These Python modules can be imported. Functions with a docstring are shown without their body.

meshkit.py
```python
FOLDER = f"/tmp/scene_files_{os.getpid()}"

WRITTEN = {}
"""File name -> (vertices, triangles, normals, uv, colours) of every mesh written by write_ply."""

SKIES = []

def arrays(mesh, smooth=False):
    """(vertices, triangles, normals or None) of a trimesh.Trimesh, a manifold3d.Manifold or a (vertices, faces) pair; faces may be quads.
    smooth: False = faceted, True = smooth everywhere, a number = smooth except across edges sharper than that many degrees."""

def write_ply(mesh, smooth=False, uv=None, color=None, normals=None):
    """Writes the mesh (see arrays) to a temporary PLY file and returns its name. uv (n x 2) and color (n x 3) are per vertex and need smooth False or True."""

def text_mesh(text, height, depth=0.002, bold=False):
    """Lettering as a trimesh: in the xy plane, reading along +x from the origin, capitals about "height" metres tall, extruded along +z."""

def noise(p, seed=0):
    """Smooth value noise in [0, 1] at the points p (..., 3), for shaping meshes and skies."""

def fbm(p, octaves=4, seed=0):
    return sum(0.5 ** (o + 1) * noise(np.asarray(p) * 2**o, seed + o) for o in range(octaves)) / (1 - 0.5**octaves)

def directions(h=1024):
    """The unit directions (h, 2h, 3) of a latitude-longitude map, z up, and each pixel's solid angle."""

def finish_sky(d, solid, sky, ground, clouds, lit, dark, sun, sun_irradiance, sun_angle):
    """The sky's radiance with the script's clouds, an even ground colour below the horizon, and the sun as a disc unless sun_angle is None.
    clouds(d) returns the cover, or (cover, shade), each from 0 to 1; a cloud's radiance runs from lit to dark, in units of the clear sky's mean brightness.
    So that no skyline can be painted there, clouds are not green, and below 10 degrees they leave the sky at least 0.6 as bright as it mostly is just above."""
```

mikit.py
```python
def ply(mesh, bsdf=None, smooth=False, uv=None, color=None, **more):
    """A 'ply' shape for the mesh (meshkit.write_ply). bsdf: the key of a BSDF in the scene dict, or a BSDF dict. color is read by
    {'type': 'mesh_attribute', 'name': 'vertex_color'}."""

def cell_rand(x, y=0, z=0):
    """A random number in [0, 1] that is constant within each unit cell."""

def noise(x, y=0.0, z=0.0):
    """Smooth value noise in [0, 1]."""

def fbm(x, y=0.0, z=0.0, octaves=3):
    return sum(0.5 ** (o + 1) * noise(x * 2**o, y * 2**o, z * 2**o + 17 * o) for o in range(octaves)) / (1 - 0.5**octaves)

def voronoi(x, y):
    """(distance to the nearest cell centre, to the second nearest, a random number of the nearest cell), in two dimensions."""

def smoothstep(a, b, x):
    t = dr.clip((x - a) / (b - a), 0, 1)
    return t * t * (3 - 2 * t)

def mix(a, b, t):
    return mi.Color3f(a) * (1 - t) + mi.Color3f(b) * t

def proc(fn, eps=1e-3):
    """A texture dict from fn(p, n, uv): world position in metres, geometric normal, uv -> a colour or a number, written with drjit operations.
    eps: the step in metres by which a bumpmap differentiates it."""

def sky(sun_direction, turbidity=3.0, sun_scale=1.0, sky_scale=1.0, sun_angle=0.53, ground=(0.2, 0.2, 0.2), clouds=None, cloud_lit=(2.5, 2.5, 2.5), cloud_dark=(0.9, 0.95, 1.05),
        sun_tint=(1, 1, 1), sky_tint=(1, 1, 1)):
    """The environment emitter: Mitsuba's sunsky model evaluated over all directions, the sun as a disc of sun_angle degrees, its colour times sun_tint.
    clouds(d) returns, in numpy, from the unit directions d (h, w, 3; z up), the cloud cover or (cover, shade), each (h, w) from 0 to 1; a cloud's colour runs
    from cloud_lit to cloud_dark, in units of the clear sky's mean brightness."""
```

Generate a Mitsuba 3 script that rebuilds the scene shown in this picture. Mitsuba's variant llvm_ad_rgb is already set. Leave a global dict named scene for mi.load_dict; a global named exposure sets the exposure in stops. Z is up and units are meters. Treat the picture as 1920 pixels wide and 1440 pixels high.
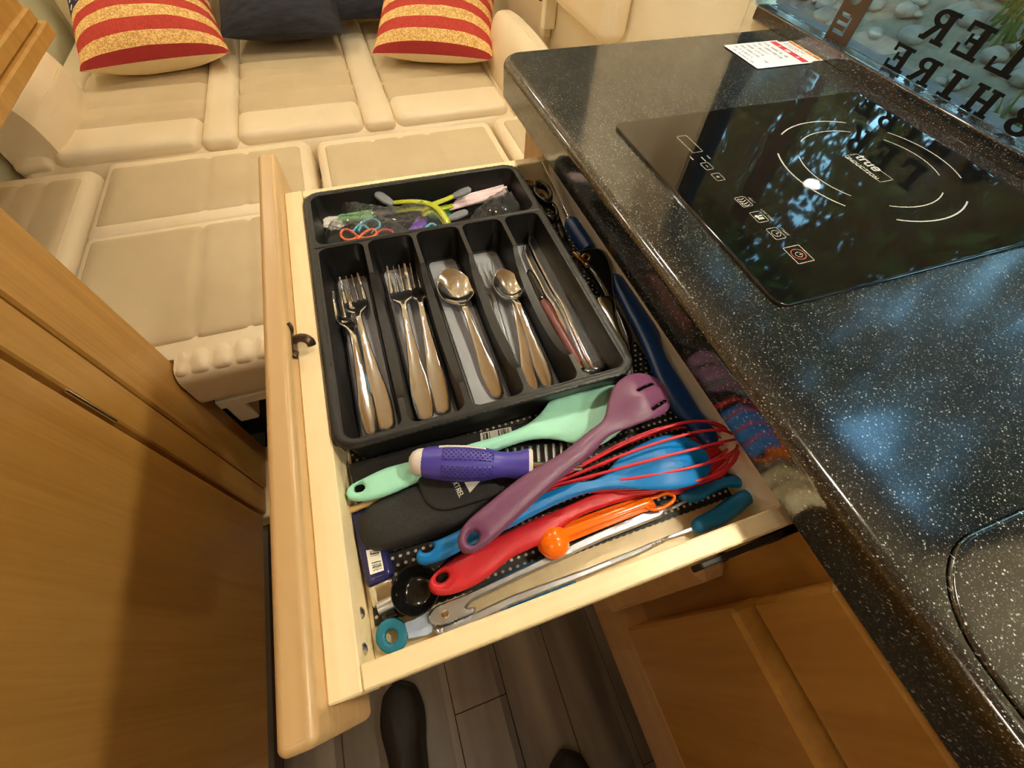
import math, random
import numpy as np
import trimesh, shapely
import manifold3d as m3
from shapely.geometry import Polygon, Point, LineString, box as sbox
from shapely import affinity
from shapely.ops import unary_union
from scipy.spatial import Delaunay
import drjit as dr
import mitsuba as mi
import mikit, meshkit
from mikit import noise, fbm, voronoi, cell_rand, smoothstep, mix

random.seed(7)
rng = np.random.default_rng(7)
T = mi.ScalarTransform4f
scene, labels = {}, {}
H = 0.92            # height of the worktop above the floor; all z below are measured from the worktop's top

# ------------------------------------------------------------------ camera, sky, lights, exposure
CAM = np.array([-0.3475, -0.338, 0.2468])
RIGHT = np.array([0.9459, -0.3216, 0.0416])
DOWN = np.array([-0.2491, -0.8027, -0.5419])
FWD = np.array([0.2077, 0.5023, -0.8394])
FOC = 784.76
_eye = CAM + [0, 0, H]
scene['camera'] = {'type': 'perspective', 'fov_axis': 'x', 'fov': math.degrees(2 * math.atan(960 / FOC)),
                   'near_clip': 0.01, 'far_clip': 200.0,
                   'to_world': T().look_at(origin=_eye.tolist(), target=(_eye + FWD).tolist(), up=(-DOWN).tolist())}
exposure = 0.7
scene['sky'] = mikit.sky([-0.7, -0.5, 0.55], turbidity=3.0, sun_scale=0.0, sky_scale=30.0, sky_tint=(0.75, 1.0, 0.84), ground=(0.05, 0.06, 0.05))
WARM = [1.0, 0.92, 0.69]
WARM2 = [1.0, 0.91, 0.72]
LAMPS = [  # x, y, z, radius, radiance, colour      (small LED puck lamps under the overhead cabinet and in the ceiling)
    (0.10, -0.30, 0.557, 0.030, 300, WARM), (0.10, 0.28, 0.557, 0.030, 240, WARM), (0.10, -0.72, 0.557, 0.030, 210, WARM),
    (-0.95, 1.75, 0.985, 0.040, 115, WARM2), (-0.05, 1.75, 0.985, 0.040, 115, WARM2),
    (-1.10, 1.10, 0.985, 0.040, 85, WARM2), (-0.45, 0.60, 0.985, 0.040, 85, WARM2), (0.20, 0.74, 0.985, 0.040, 230, WARM2),
    (-0.72, -0.95, 0.985, 0.040, 70, WARM2),
]


def at(px, py, z):
    """The point at height z (from the worktop) that was measured at that spot of the photograph."""
    d = RIGHT * ((px - 960) / FOC) + DOWN * ((py - 720) / FOC) + FWD
    return CAM + d * ((z - CAM[2]) / d[2])


def lin(r, g=None, b=None):
    c = np.array([r, g, b] if g is not None else [r, r, r], float) / 255
    return np.where(c <= 0.04045, c / 12.92, ((c + 0.055) / 1.055) ** 2.4).tolist()


def rgb(c):
    return {'type': 'rgb', 'value': c}


# ------------------------------------------------------------------ materials
def mat(key, color, rough=0.5, metallic=0.0, spec=0.5, bump=None, bump_scale=1.0, **more):
    col = color if isinstance(color, dict) else rgb(color)
    b = {'type': 'principled', 'base_color': col, 'roughness': rough, 'metallic': metallic, **({} if spec is None else {'specular': spec}), **more}
    if bump is not None:
        b = {'type': 'bumpmap', 'arbitrary': bump, 'scale': bump_scale, 'bsdf': b}
    scene['m_' + key] = {'type': 'twosided', 'bsdf': b}
    return key


def wood(axis, c1, c2, sc=1.0):
    def fn(p, n, uv):
        q = [p.x, p.y, p.z]
        a = q.pop(axis)
        t = fbm(a * 2.2 * sc + 5, q[0] * 34 * sc, q[1] * 34 * sc, 4)
        f = fbm(a * 9 * sc, q[0] * 240 * sc, q[1] * 240 * sc, 2)
        blotch = fbm(a * 3.1, q[0] * 5, q[1] * 5, 2)
        return mix(c1, c2, dr.clip(t * 0.9 + f * 0.35 + blotch * 0.4 - 0.35, 0, 1))
    return mikit.proc(fn)


mat('maple_y', wood(1, lin(210, 176, 128), lin(182, 145, 96)), 0.32)
mat('maple_z', wood(2, lin(188, 146, 78), lin(160, 115, 52)), 0.30)
mat('pine', wood(1, lin(246, 230, 192), lin(232, 206, 156)), 0.4)
mat('pine_x', wood(0, lin(246, 230, 192), lin(232, 206, 156)), 0.4)
mat('cream_panel', lin(238, 234, 216), 0.45)
mat('wall_cream', lin(226, 216, 190), 0.55)
mat('wall_green', lin(212, 210, 182), 0.55)
mat('ceiling_cream', lin(242, 236, 222), 0.7)
mat('dark_tint', lin(22, 24, 22), 0.15)


def floor_fn(p, n, uv):
    k = dr.floor(p.x / 0.118)
    t = fbm(p.y * 2.5 + k * 7.3, p.x * 22, 1, 4)
    v = fbm(p.y * 1.2 + k * 3.7, p.x * 5, 4, 2)
    return mix(lin(58, 48, 40), lin(150, 140, 126), dr.clip(t * 0.7 + v * 0.8 - 0.3, 0, 1))


mat('plank', mikit.proc(floor_fn), 0.35)


def leather(c1, c2):
    def fn(p, n, uv):
        return mix(c1, c2, fbm(p.x * 9, p.y * 9, p.z * 9, 3))
    return mikit.proc(fn)


def leather_bump(p, n, uv):
    return fbm(p.x * 420, p.y * 420, p.z * 420, 2)


mat('leather', leather(lin(232, 220, 192), lin(222, 206, 176)), 0.38, spec=0.5)
mat('suede', leather(lin(204, 189, 158), lin(192, 175, 142)), 0.75, spec=0.25)


def speckle(p, n, uv):
    x, y = p.x + 0.83 * p.z, p.y + 0.61 * p.z
    d, s, w = voronoi(x * 520, y * 520)
    spot = dr.select((w > 0.76) & (d < 0.10 + 0.20 * cell_rand(dr.floor(w * 4000), 5)), 0.2 + 0.65 * cell_rand(dr.floor(w * 9000), 8), 0.0)
    d2, s2, w2 = voronoi(x * 1100 + 13, y * 1100)
    spot2 = dr.select((w2 > 0.82) & (d2 < 0.26), 0.22, 0.0)
    blot = fbm(x * 30, y * 30, 2, 3)
    return mix(mix(lin(9, 10, 11), lin(24, 25, 25), blot), lin(196, 202, 204), dr.maximum(spot, spot2))


mat('worktop', mikit.proc(speckle), 0.11, spec=None, eta=2.15)
mat('worktop_edge', mikit.proc(speckle), 0.2, spec=0.5)
mat('glass_black', lin(8, 8, 9), 0.015, spec=None, eta=1.85)
mat('print_white', lin(170, 166, 158), 0.5)
mat('print_red', lin(190, 60, 60), 0.5)
mat('black_plastic', lin(15, 15, 16), 0.45, spec=0.45)
mat('black_gloss', lin(16, 16, 17), 0.12)
mat('black_soft', lin(26, 26, 27), 0.6)
mat('grey_pad', lin(146, 148, 156), 0.6)
mat('steel', lin(238, 242, 250), 0.09, metallic=1.0)
mat('steel_brushed', lin(216, 222, 232), 0.34, metallic=1.0)
mat('chrome', lin(240, 236, 228), 0.05, metallic=1.0)
mat('brass', lin(222, 178, 110), 0.15, metallic=1.0)
mat('bronze', lin(70, 52, 40), 0.35, metallic=0.7)
mat('mint', lin(160, 226, 202), 0.42)
mat('purple', lin(104, 60, 92), 0.42)
mat('purple_head', lin(84, 46, 78), 0.5)
mat('indigo', lin(70, 62, 158), 0.38)
mat('indigo_dark', lin(62, 54, 146), 0.45)
mat('grip_white', lin(216, 210, 204), 0.4)
mat('azure', lin(0, 112, 186), 0.4)
mat('teal_blue', lin(0, 104, 160), 0.42)
mat('ring_teal', lin(22, 112, 142), 0.45)
mat('navy_silicone', lin(6, 44, 92), 0.42)
mat('navy_lighter', lin(34, 34, 84), 0.2)
mat('red', lin(196, 36, 46), 0.4)
mat('wire_red', lin(206, 44, 58), 0.38)
mat('orange', lin(244, 112, 12), 0.18)
mat('burgundy', lin(92, 42, 40), 0.4)
mat('tab_blue', lin(176, 196, 232), 0.25)
mat('pouch', mikit.proc(lambda p, n, uv: mix(lin(12, 12, 13), lin(32, 32, 34), fbm(p.x * 900, p.y * 900, p.z * 900, 2))), 0.7)
mat('white_paper', lin(240, 238, 232), 0.6)
mat('pink_white', lin(240, 214, 220), 0.4)
mat('slate_dark', lin(52, 56, 54), 0.6)
mat('lime', lin(170, 176, 40), 0.3)
mat('slate', lin(112, 118, 128), 0.4)
mat('pack_green', lin(150, 214, 150), 0.4)
mat('pack_green_dark', lin(60, 150, 96), 0.4)
mat('clip_cyan', lin(88, 186, 218), 0.3)
mat('clip_orange', lin(238, 112, 66), 0.3)
mat('clip_red', lin(214, 66, 74), 0.3)
mat('clip_purple', lin(104, 70, 176), 0.3)
mat('stick', lin(196, 160, 108), 0.6)
mat('shoe', lin(20, 14, 10), 0.7)
mat('shoe_sole', lin(22, 18, 14), 0.7)


def liner_fn(p, n, uv):
    u, v = p.x / 0.0062, p.y / 0.0062
    odd = dr.floor(v) - 2 * dr.floor(dr.floor(v) / 2)
    fu = u + 0.5 * odd - dr.floor(u + 0.5 * odd) - 0.5
    fv = v - dr.floor(v) - 0.5
    return mix(lin(20, 19, 19), lin(196, 186, 168), dr.select(fu * fu * 0.8 + fv * fv < 0.04, 1.0, 0.0))


mat('liner', mikit.proc(liner_fn), 0.6)


def bars(px, c_ink, c_paper, seed=0):          # printed barcode bars across u
    def fn(p, n, uv):
        k = cell_rand(dr.floor(uv.x * px), seed)
        inside = (uv.x > 0.08) & (uv.x < 0.92) & (uv.y > 0.24) & (uv.y < 0.9)
        return mix(c_paper, c_ink, dr.select(inside & (k > 0.5), 1.0, 0.0))
    return mikit.proc(fn)


mat('barcode', bars(46, lin(40, 40, 40), lin(236, 234, 226)), 0.5)


def label_fn(header, rows):
    def fn(p, n, uv):       # printed safety label: uv.y runs to the header, uv.x along the lines
        u, v = uv.x, uv.y
        r = dr.floor(v * rows)
        f = v * rows - r
        length = 0.55 + 0.4 * cell_rand(r, 3)
        glyph = cell_rand(dr.floor(u * 46), r, 2)
        ink = (u > 0.06) & (u < length) & (f > 0.3) & (f < 0.75) & (v > 0.05) & (v < 0.78) & (glyph > 0.28)
        c = mix(lin(246, 244, 238), lin(150, 140, 146), dr.select(ink, 0.8, 0.0))
        head = (v > 0.84) & (v < 0.95) & (u > 0.04) & (u < 0.96)
        letters = (v > 0.86) & (v < 0.93) & (u > 0.24) & (u < 0.78) & (cell_rand(dr.floor(u * 22), 1) > 0.3)
        return mix(c, mix(header, lin(246, 240, 235), dr.select(letters, 0.8, 0.0)), dr.select(head, 1.0, 0.0))
    return mikit.proc(fn)


mat('label_red', label_fn(lin(206, 56, 66), 9), 0.45)
mat('label_orange', label_fn(lin(232, 140, 60), 12), 0.45)


def flag_fn(canton):
    def fn(p, n, uv):
        u, v = uv.x, uv.y
        s = dr.floor(v * 13)
        weave = fbm(u * 160, v * 160, 0, 2)
        odd = s - 2 * dr.floor(s / 2)
        red = mix(mix(lin(196, 78, 66), lin(172, 58, 56), weave), lin(140, 42, 46), dr.select(s < 0.5, 0.8, 0.0))
        tan = mix(lin(240, 206, 140), lin(206, 160, 96), smoothstep(0.35, 0.65, weave))
        c = mix(red, tan, odd)
        if canton:
            blue = mix(lin(56, 56, 92), lin(40, 40, 70), weave)
            su, sv = u * 13.0, v * 13.0
            st = (dr.square(su - dr.floor(su) - 0.5) + dr.square(sv - dr.floor(sv) - 0.5)) < 0.06
            b = mix(blue, lin(226, 206, 160), dr.select(st & (u > 0.02), 1.0, 0.0))
            c = mix(c, b, dr.select((u < 0.34) & (v > 0.46), 1.0, 0.0))
        return c
    return mikit.proc(fn)


mat('flag_cloth', flag_fn(True), 0.85, spec=0.2)
mat('stripe_cloth', flag_fn(False), 0.85, spec=0.2)
mat('pillow_back', lin(222, 204, 166), 0.85, spec=0.2)
mat('navy_cloth', mikit.proc(lambda p, n, uv: mix(lin(22, 24, 32), lin(46, 50, 62), fbm(uv.x * 14, uv.y * 90, 0, 3))), 0.8, spec=0.3, sheen=0.6)

scene['m_window_glass'] = {'type': 'thindielectric', 'int_ior': 1.5}
scene['m_clear_film'] = {'type': 'blendbsdf', 'weight': 0.05, 'clear': {'type': 'thindielectric', 'int_ior': 1.5},
                         'haze': {'type': 'twosided', 'bsdf': {'type': 'principled', 'base_color': rgb(lin(235, 235, 235)), 'roughness': 0.12, 'specular': 0.8}}}
scene['m_clear_plastic'] = {'type': 'dielectric', 'int_ior': 1.45}
mat('decal_black', lin(4, 4, 5), 0.6, spec=0.2)
mat('decal_brown', lin(66, 48, 32), 0.6)
mat('stone', mikit.proc(lambda p, n, uv: mix(lin(52, 48, 40), lin(104, 98, 84), fbm(p.x * 9, p.y * 9, p.z * 9, 4))), 0.8)
mat('soil', mikit.proc(lambda p, n, uv: mix(lin(40, 38, 27), lin(88, 82, 64), fbm(p.x * 22, p.y * 22, p.z * 22, 4))), 0.9)
mat('bark', lin(40, 34, 28), 0.9)
scene['m_leaf'] = {'type': 'principledthin', 'base_color': rgb(lin(40, 62, 28)), 'roughness': 0.5, 'diff_trans': 0.5}
mat('grass_green', lin(70, 130, 36), 0.8)

# ------------------------------------------------------------------ mesh helpers
def num(key):
    if key not in scene and not any(k.startswith(key + '__') for k in scene) and key not in labels:
        return key
    i = 1
    while f'{key}_{i:03d}' in scene or f'{key}_{i:03d}' in labels or any(k.startswith(f'{key}_{i:03d}__') for k in scene):
        i += 1
    return f'{key}_{i:03d}'


def put(key, mesh, bsdf, smooth=False, label=None, cat=None, group=None, kind=None, uv=None, **more):
    """One entry of the scene; heights are lifted so that the floor is at 0."""
    key = num(key)
    if hasattr(mesh, 'to_mesh'):
        q = mesh.to_mesh()
        mesh = trimesh.Trimesh(q.vert_properties[:, :3], q.tri_verts)
    mesh = mesh.copy()
    mesh.apply_translation([0, 0, H])
    scene[key] = mikit.ply(mesh, 'm_' + bsdf, smooth, uv=uv, **more)
    tag(key, label, cat, group, kind)
    return key


def tag(key, label=None, cat=None, group=None, kind=None):
    d = {}
    if label: d['label'] = label
    if cat: d['category'] = cat
    if group: d['group'] = group
    if kind: d['kind'] = kind
    if d: labels[key] = d
    return key


def thing(key, label, cat, group=None):
    return tag(num(key), label, cat, group)


def cat_mesh(*ms):
    return trimesh.util.concatenate([m for m in ms])


def bx(x0, x1, y0, y1, z0, z1, r=0.0, seg=2):
    """A box, its edges rounded by r."""
    if r <= 0:
        m = trimesh.creation.box([x1 - x0, y1 - y0, z1 - z0])
        m.apply_translation([(x0 + x1) / 2, (y0 + y1) / 2, (z0 + z1) / 2])
        return m
    s = trimesh.creation.icosphere(subdivisions=seg, radius=r).vertices
    c = np.array([[x, y, z] for x in (x0 + r, x1 - r) for y in (y0 + r, y1 - r) for z in (z0 + r, z1 - r)])
    return trimesh.convex.convex_hull((c[:, None] + s[None]).reshape(-1, 3))


def cham(x0, x1, y0, y1, z0, z1, c=0.001):
    """A box with chamfered edges."""
    pts = []
    for x, sx in ((x0, 1), (x1, -1)):
        for y, sy in ((y0, 1), (y1, -1)):
            for z, sz in ((z0, 1), (z1, -1)):
                pts += [[x + sx * c, y + sy * c, z], [x + sx * c, y, z + sz * c], [x, y + sy * c, z + sz * c]]
    return trimesh.convex.convex_hull(np.array(pts))


def frame(A, B, roll=0.0, up=(0, 0, 1)):
    A, B = np.asarray(A, float), np.asarray(B, float)
    X = (B - A) / np.linalg.norm(B - A)
    if abs(np.dot(X, up)) > 0.999:
        up = (0, 1, 0)
    Y = np.cross(up, X)
    Y /= np.linalg.norm(Y)
    Z = np.cross(X, Y)
    c, s = math.cos(math.radians(roll)), math.sin(math.radians(roll))
    Y, Z = c * Y + s * Z, -s * Y + c * Z
    M = np.eye(4)
    M[:3, 0], M[:3, 1], M[:3, 2], M[:3, 3] = X, Y, Z, A
    return M


def placed(mesh, A, B, roll=0.0):
    m = mesh.copy()
    m.apply_transform(frame(A, B, roll))
    return m


def ring_pts(line, step):
    n = max(8, int(line.length / step))
    return np.array([line.interpolate(i / n, normalized=True).coords[0] for i in range(n)])


def puff(poly, t, r=None, res=0.003, zf=None, tf=None):
    """A flat thing from its outline: thickness t with edges rounded over r, its middle surface lifted by zf(u, v)."""
    r = t / 2 if r is None else r
    pts = []
    polys = list(getattr(poly, 'geoms', [poly]))
    for g in polys:
        for k in (0, 0.12, 0.4, 1.0):
            q = g.buffer(-r * k) if k else g
            for h in getattr(q, 'geoms', [q]):
                if h.is_empty:
                    continue
                for L in [h.exterior, *h.interiors]:
                    pts.append(ring_pts(L, res * (0.7 if k < 0.2 else 1.0)))
    x0, y0, x1, y1 = poly.bounds
    gx, gy = np.meshgrid(np.arange(x0, x1, res * 1.3), np.arange(y0, y1, res * 1.3))
    g = np.c_[gx.ravel(), gy.ravel()] + 1e-5 * np.sin(np.arange(gx.size))[:, None]
    inner = poly.buffer(-r - res * 0.5)
    if not inner.is_empty:
        g = g[shapely.contains_xy(inner, g[:, 0], g[:, 1])]
        if len(g):
            pts.append(g)
    P = np.unique(np.round(np.vstack(pts), 6), axis=0)
    f = Delaunay(P).simplices
    c = P[f].mean(1)
    f = f[shapely.contains_xy(poly, c[:, 0], c[:, 1])]
    a = P[f]
    area = (a[:, 1, 0] - a[:, 0, 0]) * (a[:, 2, 1] - a[:, 0, 1]) - (a[:, 1, 1] - a[:, 0, 1]) * (a[:, 2, 0] - a[:, 0, 0])
    f = f[np.abs(area) > 1e-12]
    area = area[np.abs(area) > 1e-12]
    f[area < 0] = f[area < 0][:, ::-1]
    d = shapely.distance(shapely.points(P), poly.boundary)
    h = np.sqrt(np.clip(1 - (1 - np.minimum(d / r, 1)) ** 2, 0, 1)) * 0.5
    h[d < 1e-6] = 0
    h = h * (t if tf is None else tf(P[:, 0], P[:, 1]))
    z = np.zeros(len(P)) if zf is None else zf(P[:, 0], P[:, 1])
    v = np.vstack([np.c_[P, z + h], np.c_[P, z - h]])
    m = trimesh.Trimesh(v, np.vstack([f, f[:, ::-1] + len(P)]), process=False)
    m.merge_vertices(digits_vertex=7)
    m.update_faces(m.nondegenerate_faces())
    m.remove_unreferenced_vertices()
    return m


def smooth_interp(xs, ys, q):
    from scipy.interpolate import PchipInterpolator
    return PchipInterpolator(xs, ys)(np.clip(q, xs[0], xs[-1]))


def profile(us, ws, n=90, holes=()):
    """The outline symmetric about the u axis with half-widths ws at us; round ends come from ws that fall to 0."""
    q = np.linspace(us[0], us[-1], n)
    # denser at the ends, so that round ends stay round
    q = us[0] + (us[-1] - us[0]) * (1 - np.cos(np.pi * np.linspace(0, 1, n))) / 2
    w = smooth_interp(us, ws, q)
    g = Polygon(np.vstack([np.c_[q, w], np.c_[q, -w][::-1][1:-1]])).buffer(0)
    for h in holes:
        g = g.difference(h)
    return g


def ell(u, v, a, b):
    return affinity.scale(Point(u, v).buffer(1.0, 24), a, b)


def tube(pts, rad, k=10, closed=False, up=None):
    """A swept round bar through the points (smoothed); rad may be a number, a list, or (half-width, half-height) pairs."""
    pts = np.asarray(pts, float)
    n = len(pts)
    rad = np.asarray(rad, float)
    if rad.ndim == 0:
        rad = np.full((n, 2), float(rad))
    elif rad.ndim == 1:
        rad = np.c_[rad, rad]
    if closed:
        tan = np.roll(pts, -1, 0) - np.roll(pts, 1, 0)
    else:
        tan = np.gradient(pts, axis=0)
    tan /= np.linalg.norm(tan, axis=1, keepdims=True)
    ref = np.array([0, 0, 1.0] if up is None else up)
    nrm, last = [], None
    for t in tan:
        v = ref if last is None else last
        s = v - np.dot(v, t) * t
        if np.linalg.norm(s) < 1e-4:
            s = np.cross(t, [1, 0.3, 0])
        s /= np.linalg.norm(s)
        nrm.append(s)
        if up is None:
            last = s
    nrm = np.array(nrm)
    bi = np.cross(tan, nrm)
    a = np.arange(k) * 2 * np.pi / k
    v = pts[:, None] + rad[:, 0, None, None] * np.cos(a)[None, :, None] * bi[:, None] + rad[:, 1, None, None] * np.sin(a)[None, :, None] * nrm[:, None]
    V = v.reshape(-1, 3)
    F = []
    for i in range(n if closed else n - 1):
        j = (i + 1) % n
        for b in range(k):
            c = (b + 1) % k
            F += [[i * k + b, i * k + c, j * k + c], [i * k + b, j * k + c, j * k + b]]
    if not closed:
        V = np.vstack([V, pts[0], pts[-1]])
        for b in range(k):
            c = (b + 1) % k
            F += [[n * k, b, c][::-1], [n * k + 1, (n - 1) * k + b, (n - 1) * k + c]]
    m = trimesh.Trimesh(V, np.array(F), process=False)
    if m.is_watertight and m.volume < 0:
        m.invert()
    return m


def spline(pts, n=40, closed=False):
    from scipy.interpolate import splprep, splev
    pts = np.asarray(pts, float)
    if closed:
        pts = np.vstack([pts, pts[:1]])
    tck, _ = splprep(pts.T, s=0, k=min(3, len(pts) - 1), per=closed)
    return np.array(splev(np.linspace(0, 1, n, endpoint=not closed), tck)).T


def lathe(prof, A, B, n=24):
    """Profile [(distance along A-B, radius)...] revolved about the line from A towards B."""
    p = np.array([[r, u] for u, r in prof])
    m = trimesh.creation.revolve(p, sections=n)
    R = np.eye(4)
    R[:3, :3] = np.array([[0, 0, 1], [1, 0, 0], [0, 1, 0]])
    m.apply_transform(R)
    if m.volume < 0:
        m.invert()
    return placed(m, A, B)


def prism(poly, z0, z1):
    return cat_mesh(*[trimesh.creation.extrude_polygon(g, z1 - z0, engine='earcut').apply_translation([0, 0, z0]) for g in getattr(poly, 'geoms', [poly]) if g.area > 1e-9])


def rrect(x0, x1, y0, y1, r, n=8):
    return sbox(x0 + r, y0 + r, x1 - r, y1 - r).buffer(r, n)


def to_manifold(m):
    return m3.Manifold(m3.Mesh(np.asarray(m.vertices, np.float32), np.asarray(m.faces, np.uint32)))


def section(poly):
    c = np.array(shapely.geometry.polygon.orient(poly).exterior.coords)[:-1]
    return m3.CrossSection([c.tolist()])


def hull_man(pts):
    return m3.Manifold.hull_points(np.asarray(pts, float))


# ------------------------------------------------------------------ the setting
ST = 'structure'
WX = 0.36           # inner face of the side wall with the windows
# floor: boards laid lengthwise, each its own part
fl = num('floor')
put('floor', bx(-1.4, 0.6, -2.0, 2.3, -0.965, -0.9235), 'shoe_sole', kind=ST, label='dark seamed underside of the board floor')
labels['floor']['label'] = 'grey-brown wood-look plank floor below the drawer'
for i in range(17):
    x = -1.4 + i * 0.118
    y = -2.0 - (i * 0.37) % 0.9
    while y < 2.3:
        a, b = max(y, -2.0), min(y + 0.92, 2.3)
        if b - a > 0.05:
            put('floor__plank', cham(x + 0.0006, x + 0.1174, a + 0.0006, b - 0.0006, -0.9235, -0.92, 0.0008), 'plank')
        y += 0.92
put('wall_right', cat_mesh(bx(WX, WX + 0.05, 0.42, 0.93, -0.92, 1.0), bx(WX, WX + 0.05, -2.0, 0.42, -0.92, 0.012), bx(WX, WX + 0.05, -2.0, 0.42, 0.47, 1.0), bx(WX, WX + 0.05, -2.0, -0.44, 0.012, 0.47),
                           bx(WX, WX + 0.05, 0.93, 2.2, -0.92, 0.02), bx(WX, WX + 0.05, 0.93, 2.2, 0.52, 1.0), bx(WX, WX + 0.05, 2.05, 2.2, 0.02, 0.52)), 'wall_cream', kind=ST,
    label='cream side wall past the end of the worktop')
put('trim_1', cham(WX - 0.004, WX + 0.002, 0.425, 0.437, -0.6, 0.9, 0.001), 'wall_cream', kind=ST, label='thin upright trim bead on the cream side wall')
put('wall_rear', bx(-1.35, 0.45, 2.15, 2.2, -0.92, 1.0), 'wall_cream', kind=ST, label='cream rear wall behind the pillows')
put('wall_left', bx(-1.36, -1.30, 0.33, 2.2, -0.92, 1.0), 'wall_green', kind=ST, label='pale greenish-cream wall behind the left sofa arm')
put('wall_front', bx(-1.36, 0.45, -2.05, -2.0, -0.92, 1.0), 'wall_cream', kind=ST, label='wall at the far front of the cabin')
put('ceiling', bx(-1.36, 0.45, -2.05, 2.2, 1.0, 1.04), 'ceiling_cream', kind=ST, label='cream ceiling of the cabin')

# kitchen window with lettering, dark window over the sofa
w1 = 'window_1'
put('window_1', bx(WX + 0.018, WX + 0.021, -0.44, 0.42, 0.0175, 0.47), 'window_glass', kind=ST, label='window over the worktop with dark reversed lettering on the glass')
fr = cat_mesh(bx(WX + 0.0, WX + 0.04, 0.395, 0.42, 0.027, 0.47), bx(WX + 0.002, WX + 0.04, -0.415, 0.395, 0.455, 0.47), bx(WX + 0.0, WX + 0.04, -0.44, -0.415, 0.0175, 0.47))
put('window_1__frame', fr, 'decal_black')
put('window_1__sill', bx(WX + 0.0165, WX + 0.049, -0.415, 0.395, 0.010, 0.0175), 'slate_dark')
put('window_2', bx(WX + 0.02, WX + 0.03, 0.93, 2.05, 0.02, 0.52), 'dark_tint', kind=ST, label='dark window over the sofa end')


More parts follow.
